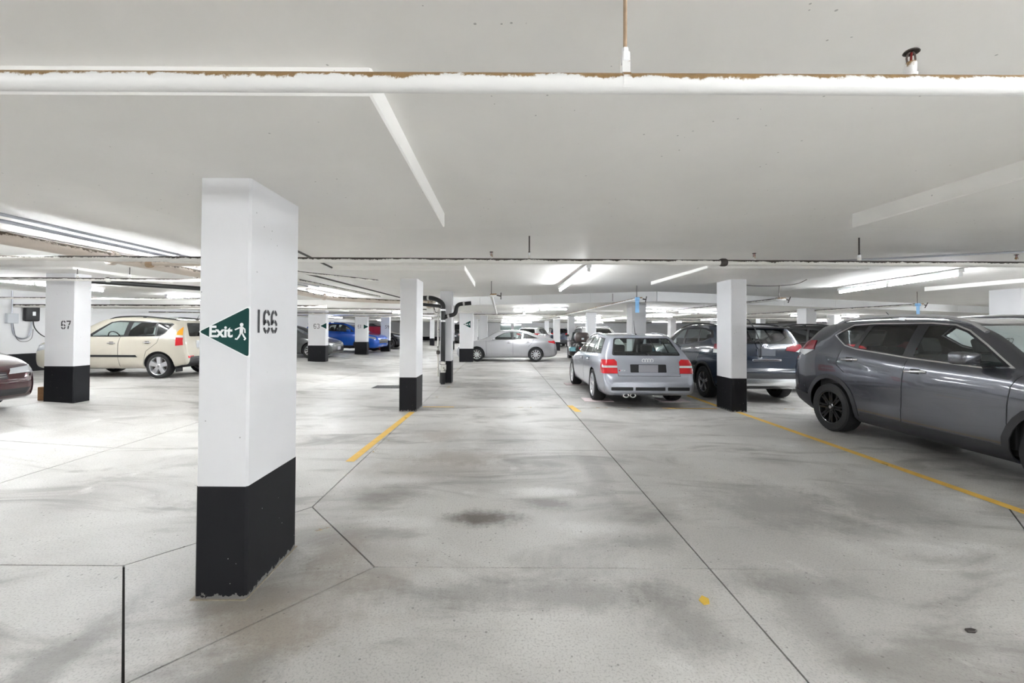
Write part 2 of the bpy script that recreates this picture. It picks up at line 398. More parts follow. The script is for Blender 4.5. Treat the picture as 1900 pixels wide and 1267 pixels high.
# lower-slab drop panels seen far back
for (x, y) in ((4.1, 18), (-1.6, 19.6), (9.6, 21), (4.05, 23), (-7.4, 17.5), (-7.2, 22.5)):
    box('drop_panel', (x-.75, y-1.0, 2.225), (x+.75, y+1.2, 2.30), CEIL, ceil)
def wall(name, a, b, mat=WHITE): o = box(name, a, b, mat); o['kind'] = 'structure'; return o
wl = wall('wall_left', (XL-.25, YN, -.2), (XL, YF, 2.9)); wall('wall_right', (XR, YN, -.3), (XR+.25, YF, 2.9))
wall('wall_back', (XL-.25, YN-.25, -.3), (XR+.25, YN, 2.9)); wf = wall('wall_far', (XL-.25, YF, -.3), (XR+.25, YF+.25, 2.9))
box('painted_dado', (XL, YN, .19), (XL+.012, YF, .72), BLACKP, wl)
box('painted_dado', (XL, YF-.012, 0), (XR, YF, .6), BLACKP, wf)
# low wall with the stall number seen through the grey crossover's windows
lw = thing('low_wall', 'white half-height wall stencilled 172 beyond the grey crossover', 'wall', (0, 0, 0))
box('wall_body', (9.0, 8.6, 0), (10.85, 8.75, 1.60), WHITE, lw); box('wall_cap', (8.98, 8.58, 1.60), (10.87, 8.77, 1.625), CEILW, lw)

# ------------------------------------------------------------------ stencil digits and signs
def arcp(cx, cy, rx, ry, a0, a1, n=7):
    return [(cx+rx*cos(radians(a0+(a1-a0)*i/n)), cy+ry*sin(radians(a0+(a1-a0)*i/n))) for i in range(n+1)]
DIG = {
 '1': [[(.28, .02), (.28, .98)]],
 '6': [arcp(.28, .70, .2, .24, 80, 15), arcp(.28, .70, .2, .24, 100, 180)+[(.08, .34)], [(.10, .50)]+arcp(.28, .26, .2, .26, 135, 100, 4), arcp(.28, .26, .2, .26, 78, 12), arcp(.28, .28, .2, .24, 190, 262), arcp(.28, .28, .2, .24, 278, 350)],
 '7': [[(.02, .92), (.54, .92)], [(.46, .82), (.30, .45)], [(.27, .38), (.2, .02)]],
 '3': [arcp(.27, .72, .2, .22, 150, 95), arcp(.27, .72, .2, .22, 80, -60), arcp(.27, .28, .2, .24, 60, -80), arcp(.27, .28, .2, .24, -95, -160)],
 '5': [[(.50, .92), (.12, .92), (.10, .58)], arcp(.26, .32, .22, .26, 120, 95, 3), arcp(.26, .32, .22, .26, 75, -75), arcp(.26, .32, .22, .26, -95, -160)],
 '9': [arcp(.28, .70, .2, .24, 100, 260), arcp(.28, .70, .2, .24, 80, -80), [(.48, .62), (.42, .30)], [(.40, .24), (.26, .02)]],
 '0': [arcp(.28, .5, .2, .44, 100, 260, 10), arcp(.28, .5, .2, .44, 80, -80, 10)],
 '2': [arcp(.27, .72, .2, .22, 160, 95), arcp(.27, .72, .2, .22, 80, -30), [(.42, .50), (.10, .14)], [(.06, .06), (.52, .06)]],
}
def stencil(txt, h, mtx, parent, t=.125, gap=.66, name='stall_number'):
    # text lies in its local xy plane; mtx places it
    bm = bmesh.new()
    for i, ch in enumerate(txt):
        for pl in DIG[ch]:
            pts = [Vector((x+gap*i-(.14 if ch == '1' and i else 0), y)) for x, y in pl]; L, R = [], []
            for k, p in enumerate(pts):
                d = (pts[min(k+1, len(pts)-1)]-pts[max(k-1, 0)]).normalized(); n = Vector((-d.y, d.x))*t/2
                L.append(bm.verts.new(((p+n).x*h, (p+n).y*h, 0))); R.append(bm.verts.new(((p-n).x*h, (p-n).y*h, 0)))
            for k in range(len(pts)-1): bm.faces.new((L[k], R[k], R[k+1], L[k+1]))
    bmesh.ops.transform(bm, matrix=mtx, verts=bm.verts)
    return bm_obj(name, bm, STEN, parent)
def facing(loc, normal):
    # frame with local z along the wall normal, x to the viewer's right, y up
    n = Vector(normal).normalized(); y = Vector((0, 0, 1)); x = y.cross(n)
    m = Matrix((x, y, n)).transposed().to_4x4(); m.translation = Vector(loc); return m
def text(name, body, size, mat, parent, mtx, bold=0.0, depth=.0, align='CENTER', spacing=1.0):
    cu = bpy.data.curves.new(name, 'FONT'); cu.body = body; cu.size = size; cu.align_x = align; cu.align_y = 'CENTER'
    cu.offset = bold; cu.extrude = depth; cu.space_character = spacing; cu.resolution_u = 3
    o = bpy.data.objects.new('tmp', cu); COL.objects.link(o)
    dg = bpy.context.evaluated_depsgraph_get(); me = bpy.data.meshes.new_from_object(o.evaluated_get(dg))
    bpy.data.objects.remove(o); bpy.data.curves.remove(cu)
    me.transform(mtx); me.name = name; me.materials.clear()
    return finish(name, me, mat, parent)
def flat_poly(bm, pts, z=0.0):
    bm.faces.new([bm.verts.new((x, y, z)) for x, y in pts])
def rounded(poly, r, n=4):
    out = []
    k = len(poly)
    for i in range(k):
        p, a, b = Vector(poly[i]), Vector(poly[i-1]), Vector(poly[(i+1) % k])
        ra = min(r, (a-p).length*.45); rb = min(r, (b-p).length*.45)
        s, e = p+(a-p).normalized()*ra, p+(b-p).normalized()*rb
        for j in range(n+1):
            t = j/n; q = s*(1-t)**2+p*2*t*(1-t)+e*t*t; out.append((q.x, q.y))
    return out
def plate_poly(name, poly, z0, z1, mat, parent, mtx):
    n = len(poly); vs = [(x, y, z0) for x, y in poly]+[(x, y, z1) for x, y in poly]
    fs = [tuple(range(n))[::-1], tuple(range(n, 2*n))]+[(i, (i+1) % n, n+(i+1) % n, n+i) for i in range(n)]
    o = mesh_obj(name, [mtx @ Vector(v) for v in vs], fs, mat, parent); return o
def exit_sign(loc, normal, s, label, flip=False, group=None, letters=True):
    # triangular plate pointing left (or right when flipped); s = side height
    o = thing('exit_sign', label, 'sign', loc, 0, group); m = facing((0, 0, 0), normal)
    fx = -1 if flip else 1
    tri = [(-.52*s*fx, 0), (.46*s*fx, -.5*s), (.46*s*fx, .5*s)]
    if flip: tri = tri[::-1]
    plate_poly('sign_border', rounded(tri, .07*s), 0, .006, SIGNW, o, m)
    tin = [(x*.945+.002*fx, y*.93) for x, y in tri]
    plate_poly('sign_face', rounded(tin, .06*s), .006, .0075, GREEN, o, m)
    if letters:
        text('sign_lettering', 'Exit', .295*s, SIGNW, o, m @ Matrix.Translation((-.085*s, -.005*s, .0085)), bold=.012*s*.7, depth=.0005, spacing=.96)
        bm = bmesh.new()
        def limb(pts, t):
            L, R = [], []
            pts = [Vector(p) for p in pts]
            for k, p in enumerate(pts):
                d = (pts[min(k+1, len(pts)-1)]-pts[max(k-1, 0)]).normalized(); n = Vector((-d.y, d.x))*t/2
                L.append(bm.verts.new(((p+n).x, (p+n).y, .0088))); R.append(bm.verts.new(((p-n).x, (p-n).y, .0088)))
            for k in range(len(pts)-1): bm.faces.new((L[k], R[k], R[k+1], L[k+1]))
        u = lambda x, y: ((.31+x)*s, (y)*s)
        flat_poly(bm, [u(.0+.035*cos(a*pi/6), .135+.035*sin(a*pi/6)) for a in range(12)], .0088)
        limb([u(.0, .10), u(-.005, -.03)], .065*s)
        limb([u(-.02, .085), u(-.06, .07), u(-.125, .04)], .026*s); limb([u(.02, .085), u(.06, .05), u(.065, -.02)], .026*s)
        limb([u(-.012, -.02), u(-.05, -.09), u(-.085, -.135), u(-.12, -.125)], .032*s)
        limb([u(.012, -.02), u(.05, -.09), u(.075, -.12), u(.05, -.15)], .032*s)
        bmesh.ops.transform(bm, matrix=m, verts=bm.verts); bm_obj('walking_figure', bm, SIGNW, o)
    return o

# ------------------------------------------------------------------ columns
BASE = .62
def column(x0, x1, y0, y1, top, label, z0=0.0, cham=.0, group=None):
    o = thing('concrete_column', label, 'column', ((x0+x1)/2, (y0+y1)/2, z0), 0, group)
    hx, hy = (x1-x0)/2, (y1-y0)/2; h = top-z0
    c = .012
    poly = [(-hx+c, -hy), (hx-c, -hy), (hx, -hy+c), (hx, hy-c), (hx-c, hy), (-hx+c, hy), (-hx, hy-c), (-hx, -hy+c)]
    b = BASE + (.0 if z0 == 0 else 0)
    prism('column_shaft', poly, b, h, COLW, o)
    e = .0015
    prism('painted_base', [(x*(1+e/hx), y*(1+e/hy)) for x, y in poly], -.03, b, BLACKP, o)
    return o
c166 = column(-1.69, -1.405, 2.39, 2.96, 2.36, 'white column stencilled 166 with a black base and green exit sign')
prism('plinth_grout', [(-.158, -.301), (.12, -.299), (.15, -.296), (.152, .298), (-.15, .296)], .0, .004, plain('old_grout', (.30, .26, .20), .9, noise=.4, scale=30), c166)
stencil('166', .14, facing((.1445, -.235, 1.47), (1, 0, 0)), c166, t=.15, gap=.60)
exit_sign((-1.534, 2.388, 1.478), (0, -1, 0), .298, 'green triangular exit sign pointing left on the column stencilled 166')
column(-1.843, -1.533, 7.78, 8.38, 2.43, 'plain white column with black base between the 166 column and the drain pipes')
column(4.235, 4.53, 7.90, 8.43, 2.46, 'white column with black base beside the silver wagon')
column(4.2, 4.5, 2.39, 2.96, 2.36, 'white column with black base beside the grey crossover front wheel')
c67 = column(-8.05, -7.52, 7.55, 7.86, 2.47, 'broad white column stencilled 67 beside the cream hatchback', z0=.19)
stencil('67', .15, facing((.03, -.1575, 1.275), (0, -1, 0)), c67, t=.15, gap=.62)
c63 = column(-7.80, -7.09, 17.3, 17.6, 2.30, 'white column stencilled 63 in front of the dark grey sedan', z0=.19)
stencil('63', .2, facing((-.13, -.153, 1.30), (0, -1, 0)), c63, t=.13)
exit_sign((-7.17, 17.297, 1.60), (0, -1, 0), .26, 'small green exit sign pointing left on the column stencilled 63', letters=False)
c61 = column(-7.62, -6.98, 22.3, 22.6, 2.30, 'white column stencilled 61 in front of the blue crossover', z0=.19)
stencil('61', .2, facing((-.17, -.153, 1.32), (0, -1, 0)), c61, t=.13)
exit_sign((-7.04, 22.297, 1.60), (0, -1, 0), .26, 'small green exit sign pointing right on the column stencilled 61', flip=True, letters=False)
c59 = column(-7.12, -6.6, 25.3, 25.6, 2.30, 'white column stencilled 59 beside the black crossover', z0=.19)
stencil('59', .2, facing((.0, -.153, 1.32), (0, -1, 0)), c59, t=.13)
column(-8.3, -7.7, 12.75, 13.05, 2.57, 'white column behind the cream hatchback', z0=.19)
cp = column(-1.69, -1.37, 11.84, 12.24, 2.56, 'white column with the black drain pipe strapped to its front')
cs = column(-1.90, -1.27, 19.45, 19.75, 2.30, 'white column in front of the silver sedan carrying a small exit sign')
exit_sign((-1.55, 19.447, 1.72), (0, -1, 0), .36, 'small green exit sign on the column in front of the silver sedan')
column(-1.15, -.75, 20.9+2.2, 23.6, 2.30, 'white column standing behind the silver sedan hood')
column(3.92, 4.35, 12.85, 13.4, 2.29, 'white column behind the silver wagon with blue tape above')
column(3.58, 3.95, 17.8, 18.2, 2.30, 'white column between the motorcycle and the white van')
column(3.55, 3.86, 22.5, 23.0, 2.30, 'white column behind the parked motorcycle')
column(3.75, 4.2, 30.5, 31, 2.30, 'white column beside the far dark blue hatchback')
column(10.4, 10.75, 26.3, 26.8, 2.30, 'white column far behind the black crossover and wagon')
column(10.55, 10.9, 13.0+1.8, 15.3, 2.29, 'white column under the beam end behind the grey crossover')
c172 = column(10.98, 11.4, 9.05, 9.65, 2.45, 'white column rising behind the grey crossover hood')
stencil('172', .135, facing((10.05, 8.598, 1.245), (0, -1, 0)), lw, t=.14, gap=.6)
for k, (x, y) in enumerate(((-1.7, 27.5), (-1.6, 33), (-1.5, 40), (3.9, 36.5), (10.5, 33), (16.5, 21), (16.5, 27), (16.5, 33), (22.5, 27), (-3.6, 31), (-3.4, 37), (-6.3, 31), (-6.0, 37))):
    column(x-.17, x+.17, y, y+.5, 2.30, 'far white column with black base deep in the garage', z0=fz(x), group='far columns')

# ------------------------------------------------------------------ strip lights
def lamp(p0, p1, label, ntube=2, group=None, bay='far'):
    a, b = Vector(p0), Vector(p1); c = (a+b)/2; d = b-a; L = d.length; rz = math.atan2(d.y, d.x)
    o = thing('strip_light', label, 'light', (c.x, c.y, c.z), rz, group)
    box('housing', (-L/2, -.04, .02), (L/2, .04, .075), HOUSE, o, bev=.006)
    if bay == 'near' and c.z < 2.2:  # rods for the added fill lamps only
        for x in (-L*.35, L*.35): tube('fill_lamp_rod', [(x, 0, .07), (x, 0, CZ(c.y)-c.z-.004)], .006, DARKROD, o, 6)
    seg = L/ntube
    for i in range(ntube):
        x0, x1 = -L/2+i*seg+.03, -L/2+(i+1)*seg-.03
        tube('tube', [(x0, 0, -.012), (x1, 0, -.012)], .019, TUBES[bay], o, 8)
        for x in (x0, x1): box('tube_holder', (x-.014, -.024, -.036), (x+.014, .024, .02), HOUSE, o)
    return o
lamp((1.29, 6.30, 2.395), (1.32, 9.62, 2.395), 'lit strip light ahead of the silver wagon in the middle bay', bay='mid')
lamp((7.16, 6.65, 2.405), (7.80, 9.88, 2.405), 'lit strip light over the gap behind the grey crossover', bay='right')
lamp((-5.0, 4.3, 2.38), (-5.0, 7.5, 2.38), 'lit strip light above the beige pipe near the 166 column', bay='left')
lamp((-5.0, 11.0, 2.45), (-5.0, 14.3, 2.45), 'lit strip light above the bend of the beige pipe', bay='left')
lamp((-9.75, 7.3, 2.41), (-9.85, 10.6, 2.41), 'lit strip light above the cream hatchback and maroon sedan', bay='left')
for p, q in (((2.8, -2.8, 2.05), (2.8, .4, 2.05)), ((7.8, -2.6, 2.05), (7.8, .5, 2.05)), ((-5.0, -3.4, 2.05), (-5.0, -.2, 2.05)), ((13.4, -1, 2.05), (13.4, 2.2, 2.05)), ((4.4, -5.2, 2.05), (4.4, -2.0, 2.05)), ((11.0, -5.2, 2.05), (11.0, -2.0, 2.05)), ((13.6, 6.6, 2.4), (13.6, 9.8, 2.4)), ((-10, -2, 2.36), (-10, 1.2, 2.36))):  # unseen lamps added to brighten the near ceiling, floor and columns
    lamp(p, q, 'added fill strip light out of view in the near bays', group='added near bay fill lights', bay='near')
Z2 = 2.20
far = [((.42, 15.3, Z2), (2.25, 14.5, Z2)), ((4.9, 15.2, Z2), (6.0, 15.6, Z2)), ((6.6, 16.0, Z2), (8.4, 16.7, Z2)), ((.95, 18.0, Z2), (1.05, 19.8, Z2)),
       ((3.3, 24, Z2), (5.6, 24, Z2)), ((.1, 27, Z2), (2.6, 27, Z2)), ((6.6, 21.5, Z2), (8.6, 21.5, Z2)), ((6.6, 27, Z2), (8.6, 27, Z2)), ((13.2, 19.6, Z2), (14.4, 19.9, Z2)), ((16.0, 20.2, Z2), (17.2, 20.6, Z2)),
       ((0, 34, Z2), (3, 34, Z2)), ((6, 34, Z2), (9, 34, Z2)), ((0, 42, Z2), (3, 42, Z2)), ((7, 42, Z2), (10, 42, Z2)), ((13, 28, Z2), (15.6, 28, Z2)), ((13, 37, Z2), (15.6, 37, Z2)), ((21, 30, Z2), (24, 30, Z2)), ((24, 24, Z2), (26, 24, Z2)),
       ((-4.6, 18, Z2), (-4.6, 21, Z2)), ((-4.6, 25, Z2), (-4.6, 28, Z2)), ((-4.6, 33, Z2), (-4.6, 36, Z2)), ((-4.6, 41, Z2), (-4.6, 44, Z2)), ((-10.4, 17.6, Z2), (-10.4, 20.4, Z2)), ((-10.4, 25, Z2), (-10.4, 28, Z2)), ((-10.4, 36, Z2), (-10.4, 39, Z2)), ((-10.2, 13.0, 2.45), (-10.2, 14.9, 2.45)), ((18, 12, 2.45), (18, 15, 2.45))]
def zone(p):
    x, y = p[0], p[1]
    if x < -8: return 'strip light over the parked cars along the left wall'
    if x < -3: return 'strip light over the left aisle beyond the numbered columns'
    if y < 17.5: return 'strip light just behind the white beam'
    if y < 20 and x < 2: return 'short strip light above the silver sedan roof'
    if y < 25 and x < 9: return 'strip light above the motorcycle and the white crossover'
    if x > 12: return 'strip light beyond the black and grey crossovers'
    return 'strip light near the far wall behind the sedan'
for p, q in far: lamp(p, q, 'lit '+zone(p), group=zone(p)+' group', ntube=1 if abs(Vector(p[:2])[0]-q[0])+abs(p[1]-q[1]) < 2 else 2)

# ------------------------------------------------------------------ pipes and hangers
def hanger(x, y, zpipe, ztop, label, r=.03, rod=RUSTROD, big=False):
    o = thing('pipe_hanger', label, 'hanger', (x, y, zpipe))
    tube('rod', [(0, 0, r+(.062 if big else .03)), (0, 0, ztop-zpipe)], .0055 if big else .007, rod, o, 8)
    t = .003; bm = bmesh.new(); n = 22
    pts = [(sin(a)*(r+.0015), cos(a)*(r+.0015)) for a in [radians(28+304*i/n) for i in range(n+1)]]
    pts = [(.012, r+.055)]+pts+[(-.012, r+.055)]
    wd = .011 if big else .012
    for (a, b), (c, d) in zip(pts, pts[1:]):
        q = [bm.verts.new(v) for v in ((-wd, a, b), (wd, a, b), (wd, c, d), (-wd, c, d))]; bm.faces.new(q)
    bmesh.ops.remove_doubles(bm, verts=bm.verts, dist=1e-5)
    bmesh.ops.solidify(bm, geom=bm.faces[:], thickness=t)
    bm_obj('strap', bm, WPIPE if big else GPIPE, o)
    box('clip', (-.010, -.014, r+.03), (.010, .014, r+.058), HOUSE, o, bev=.002); 
    bm = bmesh.new(); revolve(bm, [(.010, r+.058), (.010, r+.072)], 6, 'z', True); bm_obj('nut', bm, HOUSE if big else rod, o)
    return o
def sprinkler(par, x, y, z, tilt=0.0):
    o = link(bpy.data.objects.new('sprinkler_head', None), par); o.location = Vector((x, y, z))-par.location; o.rotation_euler = (0, tilt, 0)
    bm = bmesh.new(); revolve(bm, [(.016, -.004), (.017, .004), (.0135, .006), (.0135, .034), (.011, .038)], 14, 'z', True); bm_obj('fitting', bm, WPIPE, o, 40)
    for s in (-1, 1):
        tube('frame_arm', [(s*.010, 0, .036), (s*.0125, 0, .048), (s*.010, 0, .062), (s*.002, 0, .070)], .0025, BRASS, o, 6)
    tube('bulb', [(0, 0, .038), (0, 0, .066)], .0028, plain('sprinkler_bulb', (.25, .03, .03), .2), o, 8)
    bm = bmesh.new(); revolve(bm, [(.001, .073), (.017, .070), (.0195, .066), (.0185, .065), (.016, .068), (.001, .070)], 16, 'z'); bm_obj('deflector', bm, DARKROD, o)
    return o
def pipe(pts, r, mat, label, rad=.12, couplings=(), cmat=None, n=14, name='sprinkler_pipe', group=None):
    o = thing(name, label, 'pipe', tuple(pts[0]), 0, group); p0 = Vector(pts[0])
    q = [Vector(p)-p0 for p in bend(pts, rad)] if len(pts) > 2 else [Vector(p)-p0 for p in pts]
    tube('pipe_run', q, r, mat, o, n)
    for c, d in couplings:
        c = Vector(c)-p0; d = Vector(d).normalized()
        tube('coupling', [c-d*.035, c-d*.02, c+d*.02, c+d*.035], [r*1.18, r*1.42, r*1.42, r*1.18], cmat or mat, o, 14)
    return o
main = pipe([(-7, 1.2, 2.193), (9, 1.2, 2.197)], .0265, WPIPE, 'large white sprinkler main pipe with rust along its top', n=28)
hanger(.346, 1.2, 2.196, 2.445, 'rusty rod hanger with white strap on the large white pipe', .0265, RUSTROD, True)
sprinkler(main, 1.151, 1.2, 2.222, .06)
pale = pipe([(-9, 4.4, 2.212), (14, 4.4, 2.185)], .029, GPIPE, 'long pale pipe with dusty black top crossing the middle bays', couplings=[((2.28, 4.4, 2.20), (1, 0, 0))], cmat=DARKROD)
hanger(.285, 4.4, 2.203, 2.47, 'thin rod hanger left of the coupling on the long pale pipe', .029, DARKROD)
hanger(3.68, 4.4, 2.198, 2.47, 'thin rod hanger right of the coupling on the long pale pipe', .029, DARKROD)
for x in (-.105, 2.6, 5.3): sprinkler(pale, x, 4.4, 2.228)
# sprinkler branches under the lowered slab
def branch(x, y0, y1, z, label):
    pipe([(x, y0, z), (x, y1, z)], .030, WPIPE if x in (3.12,) else GPIPE, label, couplings=[((x, y0+.05, z), (0, 1, 0)), ((x, y0+4.2, z), (0, 1, 0))])
    tube_o = thing('pipe_elbow', label+' end fitting', 'fitting', (x, y0, z))
    tube('elbow', bend([(0, .0, 0), (0, -.07, 0), (.11, -.07, 0)], .05), .036, WPIPE, tube_o); tube('valve_stem', [(.11, -.07, 0), (.2, -.07, -.02)], .015, DARKROD, tube_o)
    tube('valve_handle', [(.2, -.11, .05), (.2, -.03, -.08)], .01, DARKROD, tube_o); tube('riser', [(0, -.03, .03), (0, -.03, CZ(y0)-z)], .008, DARKROD, tube_o, 6)
branch(3.12, 9.9, 29, 2.22, 'white branch pipe over the silver wagon'); branch(-.21, 9.05, 27, 2.215, 'pale branch pipe running over the silver sedan')
branch(6.25, 9.66, 28, 2.21, 'pale branch pipe over the dark blue crossover'); branch(10.85, 11.2, 28, 2.20, 'pale branch pipe behind the grey crossover roof')
for k, (x, y) in enumerate(((3.12, 12.0), (3.12, 15.6), (6.25, 13.2), (10.85, 14.2), (-.21, 13.4))):
    hanger(x, y, 2.22 if x == 3.12 else 2.21, 2.29 if k not in (0, 2) else 2.52, ['rod hanger on the white branch pipe by the beam', 'rod hanger on the white branch pipe past the beam', 'rod hanger on the pipe over the dark blue crossover', 'rod hanger on the pipe behind the grey crossover roof', 'rod hanger on the pipe over the silver sedan'][k], .03, DARKROD)
for (x, y, z, lb) in ((3.12, 9.83, 2.18, 'light blue tape strip hanging from the pipe end over the silver wagon'), (10.83, 11.13, 2.16, 'light blue tape strip hanging from the pipe end over the grey crossover')):
    o = thing('blue_tape', lb, 'tape', (x, y, z)); box('strip', (-.045, -.002, -.28), (.045, .002, 0), BLUE_T, o); box('loop', (-.05, -.04, 0), (.05, .04, .075), BLUE_T, o, bev=.01)
for y, xa, xb, lb in ((18.5, -1.2, 3.0, 'pale cross pipe in front of the silver sedan roof'), (24.5, -1.5, 14, 'pale cross pipe behind the motorcycle'), (21.3, 6.4, 20, 'pale cross pipe beyond the black crossover'), (31, -3, 20, 'pale cross pipe near the far wall')):
    pipe([(xa, y, 2.125), (xb, y, 2.125)], .026, GPIPE, lb, n=8)
# left aisle runs
pipe([(-4.1, -3, 2.40), (-4.1, 9.6, 2.44)], .014, COND, 'upper galvanised conduit along the left aisle', name='conduit')
pipe([(-4.17, -3, 2.36), (-4.17, 9.2, 2.40)], .017, COND, 'lower galvanised conduit along the left aisle', name='conduit')
pipe([(-4.02, 5.15, 2.36), (-4.02, 5.15, 2.30), (-3.6, 5.25, 2.30), (-2.2, 7.6, 2.35)], .02, GPIPE, 'small pale branch pipe turning off by the conduits', rad=.06)
pipe([(-4.62, -3, 2.305), (-4.55, 5.3, 2.312), (-4.7, 11.9, 2.33), (-3.2, 13.3, 2.33), (-2.0, 12.9, 2.33)], 0.060, BPIPE, 'large beige drain main pipe with a dark dusty top', rad=.5, couplings=[((-4.56, 5.0, 2.312), (0, 1, 0)), ((-4.6, 7.5, 2.318), (0, 1, 0)), ((-4.68, 11.3, 2.33), (0, 1, 0))], name='drain_pipe')
pipe([(-4.49, 5.35, 2.31), (-4.15, 5.45, 2.315), (-3.0, 5.5, 2.32)], .032, BPIPE, 'rusty beige branch pipe joining the drain main', rad=.1, couplings=[((-4.42, 5.37, 2.295), (1, .2, 0))], cmat=RUSTROD, name='drain_pipe')
hanger(-4.12, 5.45, 2.42, 2.50, 'rod hanger on the galvanised conduits', .03, DARKROD); hanger(-4.58, 6.4, 2.30, 2.49, 'rod hanger on the beige drain main', .066, RUSTROD)
pipe([(-11, 7.0, 2.30), (-4.72, 7.1, 2.282)], .028, GPIPE, 'pale pipe crossing in front of the 67 column', couplings=[((-6.5, 7.07, 2.287), (1, 0, 0))])
hanger(-6.15, 7.075, 2.286, 2.50, 'rod hanger on the pale pipe by the 67 column', .028, DARKROD); hanger(-7.0, 7.06, 2.288, 2.46, 'rod hanger on the pale pipe over the 67 column', .028, DARKROD)
pipe([(XL, 10.4, 2.2), (-5.3, 10.5, 2.2)], .028, GPIPE, 'pale pipe above the cream hatchback'); pipe([(XL, 12.2, 2.10), (-5.0, 12.3, 2.12)], .05, GPIPE, 'wide pale pipe along the wall above the cream hatchback')
pipe([(-7.6, 7.9, 2.35), (-6.4, 9.2, 2.34), (-5.4, 10.2, 2.33)], .045, BLKPIPE, 'black drain pipe behind the 67 column', name='drain_pipe', rad=.3, couplings=[((-5.75, 9.85, 2.335), (.7, .7, 0))])
pipe([(-3.3, 5.6, 2.40), (-2.9, 12.6, 2.40)], .015, DARKROD, 'thin dark conduit on the ceiling by the beige pipe', name='conduit'); pipe([(-2.45, 5.0, 2.43), (-2.62, 6.6, 2.44)], .014, DARKROD, 'short dark conduit stub by the ceiling panel', name='conduit')
pipe([(-3.9, 8.2, 2.42), (-3.5, 12.3, 2.42)], .03, GPIPE, 'pale pipe beside the beige drain main', name='conduit')
for z, y, r, lb in ((2.16, 14.6, .03, 'upper far pipe over the aisle'), (2.10, 16.9, .03, 'lower far pipe over the aisle'), (2.08, 20, .03, 'farthest pipe over the aisle')):
    pipe([(XL, y, z), (-2.6, y+.3, z)], r, GPIPE, 'pale '+lb+' behind the 63 column', n=8)
# wavy cable by the right column
pipe([(4.55, 8.2, 2.40), (4.75, 8.2, 2.36), (5.2, 8.2, 2.355), (5.6, 8.1, 2.38), (5.75, 8.05, 2.47)], .006, DARKROD, 'thin sagging cable beside the column at the silver wagon', rad=.15, name='cable', n=6)
pipe([(6.6, 4.9, 2.455), (4.4, 5.9, 2.455), (4.05, 6.0, 2.46)], .012, COND, 'thin steel conduit on the ceiling right of the coupling', name='conduit', rad=.1, n=8)
# drain stack strapped to the column
st = thing('drain_stack', 'black vertical drain pipe with clamps on the pipe column', 'pipe', (-1.585, 11.70, 0))
tube('stack', [(0, 0, 0), (0, 0, 2.0)], .062, BLKPIPE, st, 14)
tube('upper_arm', bend([(0, 0, 1.95), (0, 0, 2.22), (-.30, .05, 2.36), (-.75, .25, 2.36)], .16), .062, BLKPIPE, st, 14)
tube('side_arm', bend([(0, 0, 1.80), (.12, 0, 1.86), (.34, 0, 1.90), (.36, .05, 2.18), (.75, .1, 2.22)], .13), .055, BLKPIPE, st, 14)
tube('inner_arm', bend([(-.02, .0, 2.0), (-.05, .05, 2.12), (-.6, .15, 2.18)], .12), .045, BLKPIPE, st, 12)
for p, d in (((0, 0, 1.72), (0, 0, 1)), ((0, 0, 2.02), (0, 0, 1)), ((.14, 0, 1.86), (1, 0, .2)), ((-.42, .09, 2.36), (-1, .3, 0)), ((.55, .07, 2.2), (1, .1, .1))):
    p, d = Vector(p), Vector(d).normalized(); tube('clamp', [p-d*.025, p+d*.025], .07, STEEL, st, 14)
bm = bmesh.new(); revolve(bm, [(.075, .32), (.075, .38), (.09, .39), (.09, .53), (.072, .54), (.072, .62)], 16, 'z', True); bm_obj('cleanout_fitting', bm, GPIPE, st, 40)
rs = thing('riser_pipe', 'thin white riser pipe with a valve beside the black drain stack', 'pipe', (-1.73, 11.78, 0))
tube('riser', [(0, 0, .2), (0, 0, 2.3)], .028, GPIPE, rs); bm = bmesh.new(); revolve(bm, [(.02, .80), (.05, .82), (.05, .90), (.02, .92)], 12, 'z', True); bm_obj('valve', bm, DARKROD, rs)
vb = thing('valve_assembly', 'cluster of rusty beige valves beside the top of the drain stack', 'valve', (-2.05, 12.2, 2.2))
bm = bmesh.new(); revolve(bm, [(.02, -.1), (.10, -.08), (.12, 0), (.10, .08), (.02, .1)], 14, 'y', True); bm_obj('valve_body', bm, BPIPE, vb, 40)
tube('valve_pipe', bend([(-.3, 0, 0), (.1, 0, 0), (.15, 0, -.25), (.3, 0, -.25)], .06), .03, GPIPE, vb); tube('valve_handle', [(0, -.2, -.08), (0, -.2, .08)], .02, RUSTROD, vb); tube('valve_stem', [(0, -.2, 0), (0, -.05, 0)], .012, RUSTROD, vb)

# ------------------------------------------------------------------ charger on the left wall
ev = thing('wall_charger', 'black rounded vehicle charger on the left wall', 'charger', (XL+.002, 12.62, 1.89))
box('charger_case', (.0, -.20, -.23), (.12, .20, .23), BLKPL, ev, bev=.05, seg=3, smooth=40)
box('charger_badge', (.12, -.03, -.06), (.124, .06, .06), SILVER, ev)
tube('charge_cable', bend([(.05, .05, -.2), (.06, .08, -.45), (.08, .35, -.72), (.1, .75, -.75)], .2), .014, BLKPL, ev, 8)
jb = thing('junction_box', 'grey junction box with drop conduit beside the wall charger', 'box', (XL+.002, 12.12, 1.74))
box('box_case', (0, -.14, -.14), (.1, .14, .14), plain('junction_grey', (.55, .57, .6), .5), jb, bev=.01)
tube('drop_conduit', [(.05, 0, .13), (.05, 0, .78)], .018, COND, jb, 8); tube('flex_cable', bend([(.05, 0, -.13), (.06, .05, -.55), (.06, .45, -.6), (.05, .52, -.1)], .22), .02, COND, jb, 8)
tube('loose_wire', bend([(.06, .02, -.13), (.08, .1, -.68), (.08, .5, -.66), (.05, .56, -.3)], .25), .006, BLKPL, jb, 6)
wb = thing('wood_block', 'small brown wooden block on the floor behind the 67 column', 'block', (-8.15, 7.72, fz(-8.15)))
